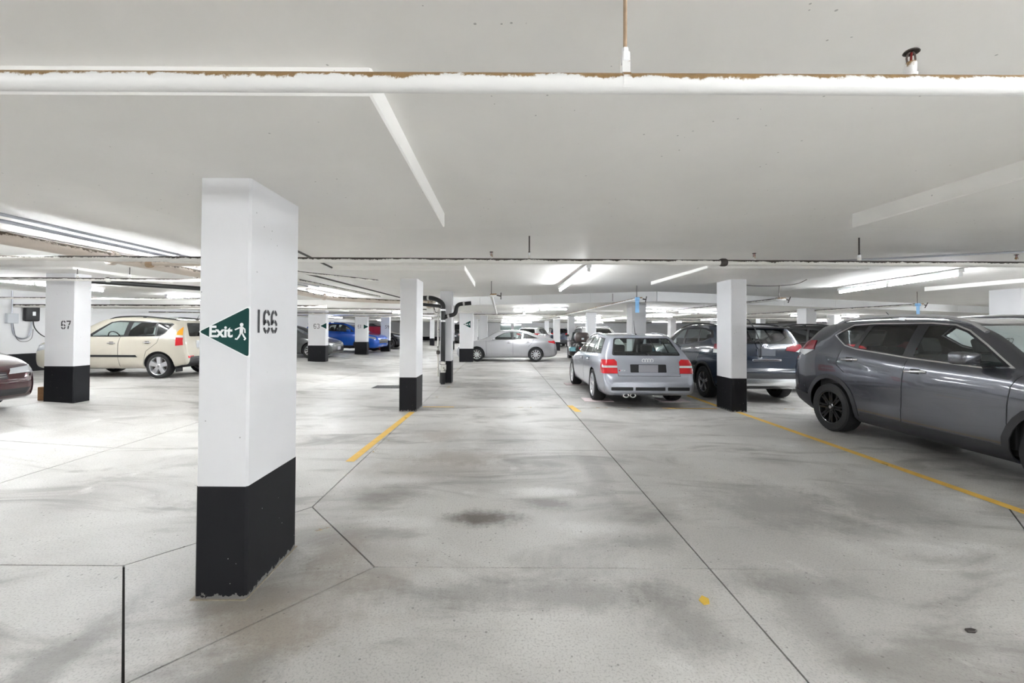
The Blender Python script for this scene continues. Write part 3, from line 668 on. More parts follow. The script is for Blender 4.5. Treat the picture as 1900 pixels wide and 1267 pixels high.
box('block_body', (-.09, -.09, 0), (.08, .09, .24), plain('brown_wood', (.24, .12, .05), .8, noise=.4, scale=20), wb, bev=.008)

# ------------------------------------------------------------------ far wall openings
d1 = thing('red_cabinet', 'tall red metal cabinet with a black frame beside the 59 column', 'cabinet', (-7.80, 26.45, .19))
box('cabinet_frame', (-.44, -.10, 0), (.40, .30, 1.50), BLKPL, d1)
RED_P = plain('red_cabinet_paint', (.42, .012, .03), .5)
box('cabinet_door', (-.40, -.13, .05), (-.01, -.10, 1.44), RED_P, d1, bev=.006); box('cabinet_door', (0, -.13, .05), (.36, -.10, 1.44), RED_P, d1, bev=.006)
dr = box('door_1', (-5.7, YF-.06, 0), (-4.7, YF-.01, 1.95), plain('dark_doorway', (.03, .03, .032), .6)); dr['kind'] = 'structure'
box('door_frame', (-5.8, YF-.09, 0), (-5.7, YF-.01, 2.05), BLKPL, dr); box('door_frame', (-4.7, YF-.09, 0), (-4.6, YF-.01, 2.05), BLKPL, dr); box('door_frame', (-5.7, YF-.09, 1.95), (-4.7, YF-.01, 2.05), BLKPL, dr)
GW = plain('green_pane', (.22, .33, .29), .1, 0, .5)
wn = box('window_1', (-.2, YF-.05, 1.35), (2.5, YF-.01, 2.2), CEILW); wn['kind'] = 'structure'
box('pane', (-.1, YF-.08, 1.42), (1.15, YF-.05, 2.14), GW, wn); box('pane', (1.45, YF-.08, 1.42), (2.35, YF-.05, 2.14), GW, wn)

# ------------------------------------------------------------------ vehicles
def pchip(pts):
    xs_, ys_ = [p[0] for p in pts], [p[1] for p in pts]; n = len(xs_)
    h = [xs_[i+1]-xs_[i] for i in range(n-1)]; d = [(ys_[i+1]-ys_[i])/h[i] for i in range(n-1)]
    m = [d[0]]+[0]*(n-2)+[d[-1]]
    for i in range(1, n-1):
        if d[i-1]*d[i] > 0:
            w1, w2 = 2*h[i]+h[i-1], h[i]+2*h[i-1]; m[i] = (w1+w2)/(w1/d[i-1]+w2/d[i])
    def f(x):
        x = min(max(x, xs_[0]), xs_[-1]); i = 0
        while i < n-2 and x > xs_[i+1]: i += 1
        t = (x-xs_[i])/h[i]
        return (ys_[i]*(2*t**3-3*t**2+1)+h[i]*m[i]*(t**3-2*t**2+t)+ys_[i+1]*(-2*t**3+3*t**2)+h[i]*m[i+1]*(t**3-t**2))
    return f
def inset(poly, d):
    a = sum(poly[i-1][0]*poly[i][1]-poly[i][0]*poly[i-1][1] for i in range(len(poly)))
    q = poly if a > 0 else poly[::-1]
    return [tuple(p) for p in offset_poly(q, d)]
def make_wheel(root, x, y, R, rr, wd, style, rim_mat):
    s = 1 if y > 0 else -1
    bm = bmesh.new(); h = wd/2
    revolve(bm, [(rr*.97, -h*.85), (rr*1.05, -h*.98), (R*.93, -h), (R*.985, -h*.86), (R, -h*.6), (R, h*.6), (R*.985, h*.86), (R*.93, h), (rr*1.05, h*.98), (rr*.97, h*.85)], 40)
    t = bm_obj('tire', bm, RUBBER, root, 35); t.location = (x, y-s*h, R)
    if s < 0: t.rotation_euler = (0, 0, pi)
    # after the optional half turn the outer face always lies on local +y
    bm = bmesh.new()
    revolve(bm, [(rr*.99, -h*.8), (rr*.9, -h*.3), (rr*.9, h*.55), (rr*.97, h*.9), (rr*1.0, h*.93), (rr*1.0, h*.8)], 40)
    n, kind = style
    for k in range(n):
        a = 2*pi*k/n
        def spoke(da, w0, w1):
            t2 = bmesh.new()
            c = [(-w0/2, rr*.12), (w0/2, rr*.12), (w1/2+da*0, rr*.94), (-w1/2, rr*.94)]
            sh = math.tan(da)
            for yy_ in (h*.45, h*.72): pass
            v = []
            for (u, r) in c: v.append(t2.verts.new((u+sh*(r-rr*.12), h*.40, r)))
            for (u, r) in c: v.append(t2.verts.new((u*.8+sh*(r-rr*.12), h*(.74 if r < rr*.5 else .86), r)))
            for f in ((0, 1, 2, 3), (7, 6, 5, 4), (0, 4, 5, 1), (1, 5, 6, 2), (2, 6, 7, 3), (3, 7, 4, 0)): t2.faces.new([v[i] for i in f])
            bmesh.ops.recalc_face_normals(t2, faces=t2.faces[:])
            bmesh.ops.transform(t2, matrix=Matrix.Rotation(a, 4, 'Y'), verts=t2.verts); merge(bm, t2)
        if kind == 'twin': spoke(.13, .05*rr/.2, .03*rr/.2); spoke(-.13, .05*rr/.2, .03*rr/.2)
        elif kind == 'wide': spoke(0, .085*rr/.2, .125*rr/.2)
        elif kind == 'thin': spoke(.05, .05*rr/.2, .028*rr/.2)
        elif kind == 'mesh': spoke(.34, .026*rr/.2, .018*rr/.2); spoke(-.34, .026*rr/.2, .018*rr/.2)
    bm_obj('rim', bm, rim_mat, t, 30)
    bm = bmesh.new(); revolve(bm, [(rr*.93, h*.1), (rr*.93, h*.2)], 24, 'y', True); bm_obj('brake_disc', bm, DARKROD, t)
    bm = bmesh.new(); revolve(bm, [(rr*.24, h*.4), (rr*.24, h*.78), (rr*.15, h*.86), (rr*.13, h*.9)], 16, 'y', True); bm_obj('hub_cap', bm, rim_mat, t, 30)
    bm = bmesh.new(); revolve(bm, [(rr*.11, h*.88), (rr*.10, h*.92)], 12, 'y', True); bm_obj('centre_badge', bm, SILVER, t)
    return t
def seat(bm, x, y, wd, zf, zt):
    add_box(bm, (x-.25, y-wd/2, zf), (x+.27, y+wd/2, zf+.22), .05, 2)
    m = Matrix.Translation((x-.22, y, zf+.12)) @ Matrix.Rotation(-.28, 4, 'Y')
    add_box(bm, (-.07, -wd/2, 0), (.07, wd/2, zt-zf-.28), .05, 2, m)
    add_box(bm, (-.05, -.13, zt-zf-.26), (.05, .13, zt-zf-.06), .04, 2, m)

class Car:
    def __init__(s, name, label, cat, spec, paint, loc, heading, group=None, glass=None, detail=2):
        s.sp = spec; s.paint = paint; s.L = spec['L']; s.name = name
        s.root = thing(name, label, cat, loc, heading, group)
        s.hw = spec['hw']; s.regs = {}; s.nid = 1; s.detail = detail
        s.top, s.belt, s.bot, s.wid = [pchip(spec[k]) for k in ('top', 'belt', 'bot', 'wid')]
        s.glass = glass or GLASS
        s.body()
    def sec(s, q):
        zt, zb, hw = s.top(q), s.bot(q), s.wid(q)*s.hw
        zB = min(s.belt(q), zt-.012); zB = max(zB, zb+.05)
        zw = zb+.52*(zB-zb); sh = .945*hw
        crown = min(s.sp.get('crown', .05), .35*(zt-zB)); g = zt-crown-zB
        t_ = min(1, max(0, (q-(s.L-1.1))/.9)); t_ = t_*t_*(3-2*t_)
        yr = sh-g*s.sp['tumble']-t_*s.sp.get('rt', .08)*sh*min(1, g/.3); H = zB-zb
        k = s.sp.get('crease', 0.0)
        pts = [(0, zb), (.5*hw, zb), (.85*hw, zb), (.93*hw, zb+.06*H), (.965*hw, zb+.14*H), (.985*hw, zb+.27*H), (hw*(.995-k), zb+.40*H), (hw*(1-k), zw), (hw*.999, zw+.25*(zB-zw)), (.995*hw, zw+.5*(zB-zw)), (.985*hw, zw+.75*(zB-zw)), (.968*hw, zw+.93*(zB-zw)), (sh, zB)]
        for t in (.2, .4, .6, .8): pts.append((sh+(yr-sh)*t+.018*sin(pi*t)*min(1, g/.4), zB+g*t))
        pts += [(yr, zB+g), (yr*.965, zt-crown*.62), (yr*.88, zt-crown*.32), (yr*.7, zt-crown*.15), (yr*.35, zt-crown*.04), (0, zt)]
        return pts
    def body(s):
        L = s.L; st = set()
        N = 46
        for i in range(N+1): st.add(round(L*i/N, 4))
        for i in range(1, 9): st.add(round(.012*i*i*.55, 4)); st.add(round(L-.012*i*i*.55, 4))
        for q, _ in s.sp['top']: st.add(q)
        st = sorted(st); st = [a for i, a in enumerate(st) if i == 0 or a-st[i-1] > .006 or a == L]
        bm = s.bm = bmesh.new(); s.reg = bm.faces.layers.int.new('reg')
        rows = []
        for q in st:
            p = s.sec(q); x = L/2-q
            ring = [bm.verts.new((x, y, z)) for y, z in p]
            mir = [ring[0]]+[bm.verts.new((x, -y, z)) for y, z in p[1:-1]]+[ring[-1]]
            rows.append((ring, mir))
        for (a, am), (b, bm_) in zip(rows, rows[1:]):
            for k in range(len(a)-1):
                for r0, r1, fl in ((a, b, 0), (am, bm_, 1)):
                    f = [r0[k], r0[k+1], r1[k+1], r1[k]]
                    bm.faces.new(f if fl else f[::-1])
        for (a, am) in (rows[0], rows[-1]):
            for k in range(len(a)-1):
                f = [a[k], a[k+1], am[k+1], am[k]]; f = [v for i, v in enumerate(f) if v not in f[:i]]
                if len(f) >= 3: bm.faces.new(f)
        bmesh.ops.recalc_face_normals(bm, faces=bm.faces[:]); bm.normal_update()
        bm.verts.index_update(); bm.faces.ensure_lookup_table()
        s.bvh = BVHTree.FromBMesh(bm); s.ref = [([v.co.copy() for v in f.verts], [v.normal.copy() for v in f.verts]) for f in bm.faces]
    def nrm(s, co):
        p, n, i, d = s.bvh.find_nearest(co)
        cs, ns = s.ref[i]; w = interpolate.poly_3d_calc(cs, p); o = Vector()
        for a, b in zip(w, ns): o += b*a
        return o.normalized() if o.length > 1e-6 else n
    def skin_obj(s, name, vs_, fs_, mat, off=0.0):
        ns = [s.nrm(v) for v in vs_]
        me = bpy.data.meshes.new(name); me.from_pydata([v+n*off for v, n in zip(vs_, ns)], [], fs_); me.update()
        if mat is not None: me.materials.append(mat)
        me.shade_smooth()
        if len(me.vertices) == len(ns): me.normals_split_custom_set_from_vertices([tuple(n) for n in ns])
        return link(bpy.data.objects.new(name, me), s.root)
    def shell_obj(s, name, vs_, fs_, mat, off, thick):
        # raised panel: outer skin plus a rim reaching back to the body
        ns = [s.nrm(v) for v in vs_]; n = len(vs_); ec = {}
        for f in fs_:
            for a, b in zip(f, f[1:]+f[:1]): ec[(a, b)] = 1
        rim = [(b, a, a+n, b+n) for (a, b) in ec if (b, a) not in ec]
        me = bpy.data.meshes.new(name)
        me.from_pydata([v+k*off for v, k in zip(vs_, ns)]+[v+k*(off-thick-.004) for v, k in zip(vs_, ns)], [], fs_+rim); me.update()
        return finish(name, me, mat, s.root, 35)
    # ---- cutting regions out of the skin
    def cut(s, poly, filt, mode, parent=0):
        # mode 'side': poly in (x, z); 'end': poly in (y, z)
        a = sum(poly[i-1][0]*poly[i][1]-poly[i][0]*poly[i-1][1] for i in range(len(poly)))
        if a < 0: poly = poly[::-1]
        ax = 0 if mode == 'side' else 1
        lo = [min(p[i] for p in poly) for i in (0, 1)]; hi = [max(p[i] for p in poly) for i in (0, 1)]
        def box_hit(f):
            us = [v.co[ax] for v in f.verts]; zs = [v.co.z for v in f.verts]
            return max(us) > lo[0] and min(us) < hi[0] and max(zs) > lo[1] and min(zs) < hi[1]
        cand = [f for f in s.bm.faces if f[s.reg] == parent and filt(f) and box_hit(f)]
        n = len(poly)
        for i in range(n):
            if not cand: break
            p, q = poly[i], poly[(i+1) % n]; dx, dz = q[0]-p[0], q[1]-p[1]; l = math.hypot(dx, dz)
            if l < 1e-5: continue
            no = Vector((0, 0, 0)); no[ax] = dz/l; no.z = -dx/l          # outward
            co = Vector((0, 0, 0)); co[ax] = p[0]; co.z = p[1]
            geom = set(cand)
            for f in cand: geom.update(f.edges); geom.update(f.verts)
            r = bmesh.ops.bisect_plane(s.bm, geom=list(geom), dist=1e-5, plane_co=co, plane_no=no)
            fs_ = set(g for g in r['geom'] if isinstance(g, bmesh.types.BMFace)); fs_.update(f for f in cand if f.is_valid)
            cand = [f for f in fs_ if (f.calc_center_median()-co).dot(no) < 0]
        return cand
    def region(s, poly, filt, mode, name, mat, off=0.0, parent=0, thick=0.0, smooth=40, label=None):
        fc = s.cut(poly, filt, mode, parent)
        i = s.nid; s.nid += 1
        for f in fc: f[s.reg] = i
        s.regs[i] = (name, mat, off, thick, smooth, label); return i
    def side(s, sign, thr=.25, zmin=-1):
        return lambda f: f.normal.y*sign > thr and f.calc_center_median().y*sign > .15
    def end(s, sign, s0=0.0, thr=.12):
        # sign +1 front, -1 rear; only skin further out than station s0
        def g(f):
            c = f.calc_center_median()
            return f.normal.x*sign > thr and ((s.L/2-c.x) < s0 if sign > 0 else (s.L/2-c.x) > s0)
        return g
    def sx(s, poly): return [(s.L/2-a, b) for a, b in poly]
    def side_region(s, poly, name, mat, off=0.0, parent=(0, 0), thick=0.0, r=0.0, thr=.25, n=3):
        out = []
        for k, sg in enumerate((1, -1)):
            p = rounded(poly, r, n) if r else poly
            out.append(s.region(s.sx(p), s.side(sg, thr), 'side', name, mat, off, parent[k], thick))
        return tuple(out)
    def end_region(s, sign, poly, name, mat, s0, off=0.0, r=0.0, mirror=False, thr=.12, parent=0, thick=0.0):
        p = rounded(poly, r, 3) if r else poly
        s.region(p, s.end(sign, s0, thr), 'end', name, mat, off, parent, thick)
        if mirror: s.region([(-a, b) for a, b in p], s.end(sign, s0, thr), 'end', name, mat, off, parent, thick)
    def seam(s, pts, wd=.010):
        for (a, b), (c, d) in zip(pts, pts[1:]):
            v = Vector((c-a, d-b)).normalized(); n = Vector((-v.y, v.x))*wd/2
            s.side_region([(a-n.x, b-n.y), (c-n.x, d-n.y), (c+n.x, d+n.y), (a+n.x, b+n.y)], 'door_seam', BLKPL, -.004)
    def arches(s, R, ring=0.0, mat=None):
        for ax_ in s.sp['axles']:
            c = [(ax_+cos(2*pi*k/28), sin(2*pi*k/28)) for k in range(28)]
            cz = s.sp['R']*1.02
            mk = lambda r: [(ax_+(x-ax_)*r, cz+z*r) for x, z in c]
            if ring:
                ids = s.side_region(mk(R+ring), 'arch_trim', mat or GREYPL, .008, thick=.008, thr=.12)
                par = ids
            else: par = (0, 0)
            s.side_region(mk(R), 'HOLE', None, parent=par, thr=.05)
            if ring: s.side_region(mk(R), 'HOLE', None, thr=.05)
    def windows(s, dlo, panes, trims, glass):
        par = (0, 0); cur = dlo
        for d, nm, mat in trims:
            poly = inset(cur, d) if d else cur
            par = s.side_region(poly, nm, mat, .002, par, thr=.15)
        for i, p in enumerate(panes):
            s.side_region(p, 'side_window', glass[min(i, len(glass)-1)], -.004, par, r=.025, thr=.15)
    def finish(s):
        bm = s.bm; byreg = {}
        for f in bm.faces: byreg.setdefault(f[s.reg], []).append(f)
        bm.normal_update()
        for i, fcs in byreg.items():
            if i == 0: continue
            name, mat, off, thick, smooth, label = s.regs[i]
            if name == 'HOLE': continue
            vm = {}; vs_, fs_ = [], []; nrm = {}
            for f in fcs:
                for v in f.verts: nrm.setdefault(v, Vector()); nrm[v] += f.normal*f.calc_area()
            for f in fcs:
                idx = []
                for v in f.verts:
                    if v not in vm:
                        nv = nrm[v].normalized() if nrm[v].length > 0 else Vector(); vm[v] = len(vs_); vs_.append(v.co.copy())
                    idx.append(vm[v])
                fs_.append(idx)
            if thick: o = s.shell_obj(name, vs_, fs_, mat, off, thick)
            else: o = s.skin_obj(name, vs_, fs_, mat, off)
            if label: o['label'] = label
        for i, fcs in byreg.items():
            if i: bmesh.ops.delete(bm, geom=[f for f in fcs if f.is_valid], context='FACES')
        bmesh.ops.remove_doubles(bm, verts=bm.verts, dist=2e-5)
        bm.verts.index_update(); vs_ = [v.co.copy() for v in bm.verts]; fs_ = [[v.index for v in f.verts] for f in bm.faces]; bm.free()
        s.skin_obj('body', vs_, fs_, s.paint)
        s.skin_obj('inner_lining', vs_, [f[::-1] for f in fs_], LINING, -.016)
        s.wheels(); s.interior()
        return s
    def wheels(s):
        p = s.sp
        for x_ in p['axles']:
            for sg in (1, -1): make_wheel(s.root, s.L/2-x_, sg*(s.hw*p.get('track', .985)), p['R'], p['rr'], p.get('tw', .22), p['spokes'], p['rim'])
    def interior(s):
        p = s.sp; cab0, cab1 = p['cabin']; X = lambda q: s.L/2-q; zf = s.bot(L_ := (cab0+cab1)/2)+.10; b = s.belt((cab0+cab1)/2)
        w_ = s.hw*.80
        bm = bmesh.new(); add_box(bm, (X(cab1), -w_, zf-.06), (X(cab0-.15), w_, zf)); add_box(bm, (X(cab0+.25), -w_, zf), (X(cab0-.2), w_, b-.06), .06, 2)
        for sg in (-1, 1): add_box(bm, (X(cab1-.2), sg*w_-.03 if sg < 0 else w_-.01, zf), (X(cab0+.2), sg*w_+.01 if sg < 0 else w_+.03, b-.10), .01)
        bm_obj('interior_tub', bm, INTER, s.root)
        zt = min(s.top(cab0+1.15)-.27, b+.24)
        for y in (-.36, .36):
            bm = bmesh.new(); seat(bm, X(cab0+1.02), y, .48, zf+.06, zt); bm_obj('front_seat', bm, p.get('seatm', SEATD), s.root, 40)
        bm = bmesh.new(); seat(bm, X(cab0+1.92), 0, 1.18, zf+.10, zt-.16)
        for y in (-.38, .38): add_box(bm, (X(cab0+2.26), y-.13, zt-.26), (X(cab0+2.16), y+.13, zt-.10), .04, 2)
        bm_obj('rear_seat', bm, p.get('seatm', SEATD), s.root, 40)
        if s.detail > 1:
            bm = bmesh.new(); c = Vector((X(cab0+.52), .36, b-.03)); a = Vector((.35, 0, .94)).normalized(); bb = Vector((0, 1, 0))
            pts = arc(c, a, bb, 0, 2*pi, .18, 24); add_tube(bm, pts, .014, 6, False); add_tube(bm, [c+bb*.17, c-bb*.17], .012, 6); add_tube(bm, [c, c-a*.17], .012, 6)
            add_tube(bm, [c, c+Vector((.3, 0, -.12))], .03, 8); bm_obj('steering_wheel', bm, BLKPL, s.root, 40)
    # ---- bolt-on parts
    def mirrors(s, q, z, mat, size=(.10, .22, .15), caps=None, glass=None):
        for sg in (1, -1):
            y = s.hw*.955*sg; X = s.L/2-q
            bm = bmesh.new(); sx_, sy, sz = size
            add_box(bm, (X-sx_, y+sg*.06 if sg > 0 else y-.06-sy, z-sz/2), (X+sx_, y+.06+sy if sg > 0 else y-.06, z+sz/2), min(size)*.4, 3)
            o = bm_obj('side_mirror', bm, caps or mat, s.root, 50)
            box('mirror_arm', (X-.05, y-.08, z-sz*.45), (X+.05, y+.08, z-sz*.2), BLKPL, o, bev=.012)
            box('mirror_glass', (X-sx_-.002, min(y+sg*.09, y+sg*(.03+sy)), z-sz*.36), (X-sx_+.006, max(y+sg*.09, y+sg*(.03+sy)), z+sz*.36), glass or CHROME, o, bev=.003)
    def ysurf(s, q, z):
        p = s.sec(q); best = 0
        for (y0, z0), (y1, z1) in zip(p, p[1:]):
            if min(z0, z1) <= z <= max(z0, z1) and abs(z1-z0) > 1e-6: best = max(best, y0+(y1-y0)*(z-z0)/(z1-z0))
        return best
    def handles(s, lst, mat):
        for q0, q1, z0, z1 in lst:
            for sg in (1, -1):
                y0, y1 = s.ysurf(q0, z0)*sg, s.ysurf(q1, z1)*sg; m = (q0+q1)/2; zm = (z0+z1)/2; ym = s.ysurf(m, zm)*sg; X = lambda q: s.L/2-q
                pts = bend([(X(q0), y0-sg*.004, z0), (X(q0)-.02*(1 if q1 > q0 else -1), y0+sg*.03, z0), (X(q1)+.02*(1 if q1 > q0 else -1), y1+sg*.03, z1), (X(q1), y1-sg*.004, z1)], .02, 3)
                o = tube('door_handle', pts, .015, mat, s.root, 8)
                box('handle_recess', (X(m)-.055, ym-.003, zm-.032), (X(m)+.055, ym+.003, zm+.032), BLKPL, o, bev=.002)
    def rails(s, q0, q1, h, mat, r=.016, y_in=.03, legs=2):
        for sg in (1, -1):
            pts = []
            n = 14
            for i in range(n+1):
                q = q0+(q1-q0)*i/n; p = s.sec(q); y, z = p[-6]; e = sin(pi*i/n)**.35
                pts.append((s.L/2-q, sg*(y-y_in), z+.012+h*e))
            o = tube('roof_rail', pts, r, mat, s.root, 8)
            for t in (.5,)[:legs]:
                i = int(n*t); x, y, z = pts[i]; box('rail_foot', (x-.04, y-.012, z-h-.02), (x+.04, y+.012, z), mat, o)
    def plate(s, sign, y0, y1, z0, z1, q, mat):
        x = s.L/2-q; o = box('license_plate', (min(x, x+sign*.012), y0, z0), (max(x, x+sign*.012), y1, z1), mat, s.root, bev=.004)
        return o
    def antenna(s, q, lean, h, y=0):
        z = s.top(q); x = s.L/2-q
        o = tube('antenna', [(x, y, z-.01), (x-lean*.5, y, z+h*.5), (x-lean, y, z+h)], [.008, .005, .003], BLKPL, s.root, 6)
        box('antenna_base', (x-.05, y-.02, z-.02), (x+.04, y+.02, z+.018), BLKPL, o, bev=.008)
    def xsurf(s, z, sign):
        # station of the centreline skin at height z, rear (sign -1) or front (+1)
        qs = [s.L*i/600 for i in range(601)]
        if sign < 0: qs = qs[::-1]
        for q in qs:
            if s.bot(q) <= z <= s.top(q): return q
        return qs[0]
    def emblem_ring(s, y, z, r, q, sign, t=.006, asp=1.0, name='emblem', mat=None):
        x = s.L/2-q; bm = bmesh.new()
        add_tube(bm, [(x, y+r*cos(2*pi*k/20), z+asp*r*sin(2*pi*k/20)) for k in range(21)], t, 6, False)
        return bm_obj(name, bm, mat or CHROME, s.root, 50)

def WID(L, f=.66, r=.70):
    return [(0, f), (.05, f+.13), (.2, f+.24), (.5, .965), (1.0, .995), (1.5, 1), (L-1.2, 1), (L-.7, .99), (L-.35, .965), (L-.17, .93), (L-.06, r+.14), (L, r)]
ROGUE = dict(L=4.62, hw=.92, rt=.17, tumble=.42, crown=.05, crease=.012, axles=(.93, 3.635), R=.357, rr=.235, tw=.235, spokes=(8, 'twin'), rim=RIMB, cabin=(1.2, 4.2),
    top=[(0, .60), (.05, .76), (.18, .90), (.5, 1.0), (.95, 1.07), (1.05, 1.10), (1.35, 1.31), (1.65, 1.50), (1.9, 1.60), (2.2, 1.655), (2.8, 1.68), (3.4, 1.672), (3.9, 1.63), (4.10, 1.59), (4.17, 1.54), (4.31, 1.36), (4.45, 1.16), (4.53, 1.0), (4.57, .82), (4.60, .66), (4.62, .56)],
    belt=[(0, .54), (.1, .72), (.4, .90), (1.0, 1.03), (1.4, 1.09), (2.4, 1.14), (3.2, 1.21), (3.7, 1.27), (4.1, 1.27), (4.4, 1.15), (4.55, .85), (4.62, .52)],
    bot=[(0, .38), (.1, .26), (.3, .22), (4.1, .24), (4.45, .34), (4.62, .44)], wid=WID(4.62))
AUDI = dict(L=4.5, hw=.915, tumble=.50, crown=.05, axles=(.87, 3.50), R=.325, rr=.245, tw=.25, track=1.0, spokes=(10, 'mesh'), rim=RIMS, cabin=(1.5, 4.0), seatm=SEATD,
    top=[(0, .50), (.05, .62), (.2, .70), (.8, .80), (1.15, .86), (1.3, .92), (1.75, 1.20), (2.0, 1.32), (2.4, 1.40), (2.9, 1.415), (3.5, 1.395), (3.86, 1.36), (3.92, 1.33), (4.10, 1.16), (4.25, 1.0), (4.31, .93), (4.36, .80), (4.39, .65), (4.43, .62), (4.47, .58), (4.5, .48)],
    belt=[(0, .46), (.2, .64), (.8, .75), (1.2, .84), (2.5, .92), (3.8, .97), (4.15, .95), (4.33, .85), (4.40, .60), (4.5, .44)],
    bot=[(0, .26), (.1, .17), (4.1, .19), (4.4, .23), (4.5, .28)], wid=[(0, .66), (.05, .79), (.2, .9), (.5, .965), (1.0, .995), (1.5, .99), (3, .985), (3.5, 1), (3.9, .985), (4.25, .965), (4.40, .95), (4.46, .92), (4.5, .84)])
RAV = dict(L=4.57, hw=.925, rt=.12, tumble=.40, crown=.05, axles=(.93, 3.59), R=.352, rr=.225, tw=.23, spokes=(5, 'twin'), rim=RIMD, cabin=(1.45, 4.1),
    top=[(0, .62), (.05, .78), (.2, .92), (.7, 1.02), (1.05, 1.09), (1.4, 1.33), (1.75, 1.53), (2.1, 1.62), (2.7, 1.655), (3.4, 1.645), (4.0, 1.595), (4.18, 1.565), (4.22, 1.53), (4.32, 1.36), (4.40, 1.22), (4.44, 1.10), (4.47, .92), (4.50, .74), (4.54, .66), (4.57, .52)],
    belt=[(0, .54), (.1, .74), (.4, .90), (1.0, 1.02), (1.4, 1.08), (2.5, 1.13), (3.4, 1.20), (4.1, 1.22), (4.35, 1.14), (4.46, .9), (4.57, .48)],
    bot=[(0, .40), (.1, .28), (.3, .23), (4.1, .26), (4.45, .34), (4.57, .38)], wid=WID(4.57, .66, .78))
SOUL = dict(L=4.10, hw=.893, rt=.04, tumble=.26, crown=.05, axles=(.81, 3.36), R=.318, rr=.235, tw=.22, spokes=(5, 'wide'), rim=RIMS, cabin=(1.25, 3.8),
    top=[(0, .64), (.05, .80), (.2, .90), (.7, 1.0), (1.0, 1.05), (1.3, 1.25), (1.65, 1.46), (1.85, 1.54), (2.3, 1.60), (2.7, 1.605), (3.3, 1.565), (3.78, 1.52), (3.86, 1.48), (3.92, 1.25), (3.96, 1.05), (4.0, .9), (4.03, .75), (4.07, .62), (4.10, .5)],
    belt=[(0, .54), (.1, .74), (.4, .88), (1.0, .99), (1.5, 1.05), (2.5, 1.06), (3.4, 1.08), (3.85, 1.10), (3.95, .98), (4.02, .72), (4.1, .46)],
    bot=[(0, .38), (.1, .26), (.3, .23), (3.7, .26), (4.0, .32), (4.1, .38)], wid=WID(4.10, .68, .80))
SEDAN = dict(L=4.72, hw=.925, rt=.0, tumble=.50, crown=.05, axles=(.95, 3.70), R=.333, rr=.225, tw=.22, spokes=(10, 'thin'), rim=RIMS, cabin=(1.55, 4.0), seatm=SEATG,
    top=[(0, .52), (.05, .64), (.2, .74), (.77, .93), (1.15, 1.02), (1.4, 1.13), (1.8, 1.345), (2.2, 1.45), (2.7, 1.475), (3.1, 1.45), (3.54, 1.34), (3.9, 1.205), (4.12, 1.135), (4.45, 1.10), (4.55, 1.06), (4.62, .92), (4.68, .76), (4.72, .56)],
    belt=[(0, .48), (.2, .68), (.77, .84), (1.3, .95), (2.5, 1.0), (3.6, 1.05), (4.3, 1.04), (4.52, .98), (4.65, .75), (4.72, .50)],
    bot=[(0, .30), (.1, .19), (.3, .17), (4.3, .2), (4.6, .26), (4.72, .34)], wid=WID(4.72))

# --- grey crossover, the nearest car
def rogue():
    p = car_paint('gunmetal_paint', (.115, .118, .135), .75, .26)
    c = Car('crossover', 'dark metallic grey crossover with black wheels and silver roof rails', 'car', ROGUE, p, (5.86, 5.155, 0), -pi/2)
    dlo = [(1.33, 1.145), (1.64, 1.375), (1.86, 1.52), (2.03, 1.585), (2.3, 1.61), (3.08, 1.612), (3.38, 1.595), (3.64, 1.44), (3.40, 1.285), (3.2, 1.24), (2.4, 1.165), (1.6, 1.12)]
    c.windows(dlo, [[(1.42, 1.165), (1.67, 1.355), (1.88, 1.49), (2.05, 1.55), (2.32, 1.575), (2.37, 1.195), (1.62, 1.15)], [(2.50, 1.20), (2.46, 1.578), (3.06, 1.578), (3.17, 1.268)], [(3.235, 1.275), (3.135, 1.576), (3.35, 1.56), (3.58, 1.44), (3.385, 1.31)]],
              [(0, 'window_chrome', CHROME), (.016, 'window_surround', BLKPL)], [GLASS, GLASSD, GLASSD])
    c.arches(.425, .065, GREYPL)
    c.side_region([(1.30, .20), (1.42, .375), (3.10, .385), (3.22, .20)], 'side_cladding', GREYPL, .006, thick=.006)
    c.side_region([(4.02, .20), (4.10, .48), (4.62, .56), (4.62, .2)], 'bumper_cladding', GREYPL, .004, thr=.1)
    c.seam([(3.42, 1.235), (3.50, 1.02), (3.34, .90)]); c.seam([(2.43, 1.15), (2.49, .38)]); c.seam([(1.27, 1.08), (1.33, .97), (1.39, .385)]); c.seam([(4.2, .62), (4.1, .50)])
    c.side_region([(4.44, 1.205), (4.20, 1.345), (4.0, 1.35), (3.97, 1.21)], 'tail_light', REDD, .012, thick=.01, thr=.1); c.side_region([(3.97, 1.205), (4.44, 1.20), (4.18, 1.11)], 'tail_light_lens', CLEARL, .012, thick=.01, thr=.1)
    c.end_region(1, [(-.80, 1.13), (.80, 1.13), (.60, 1.59), (-.60, 1.59)], 'windshield', GLASS, 2.2, r=.05, thr=.1)
    c.end_region(-1, [(-.55, 1.16), (.55, 1.16), (.47, 1.52), (-.47, 1.52)], 'rear_window', GLASSD, 4.1, r=.05)
    c.end_region(1, [(-.62, .60), (-.60, .52), (.60, .52), (.62, .60), (.5, .72), (-.5, .72)], 'grille', BLKPL, .6)
    c.side_region([(.10, .66), (.16, .82), (.75, .93), (.62, .82)], 'headlight', HEADL, .006, thick=.006, thr=.05)
    c.finish()
    c.mirrors(1.62, 1.225, p, (.09, .20, .13)); c.handles([(3.14, 3.39, 1.105, 1.09), (2.17, 2.42, 1.03, 1.015)], CHROME)
    c.rails(1.72, 3.72, .06, SILVER, .024); c.antenna(3.55, .13, .13); c.plate(-1, -.16, .16, .82, .98, 4.585, PLATE)
    return c
rogue()

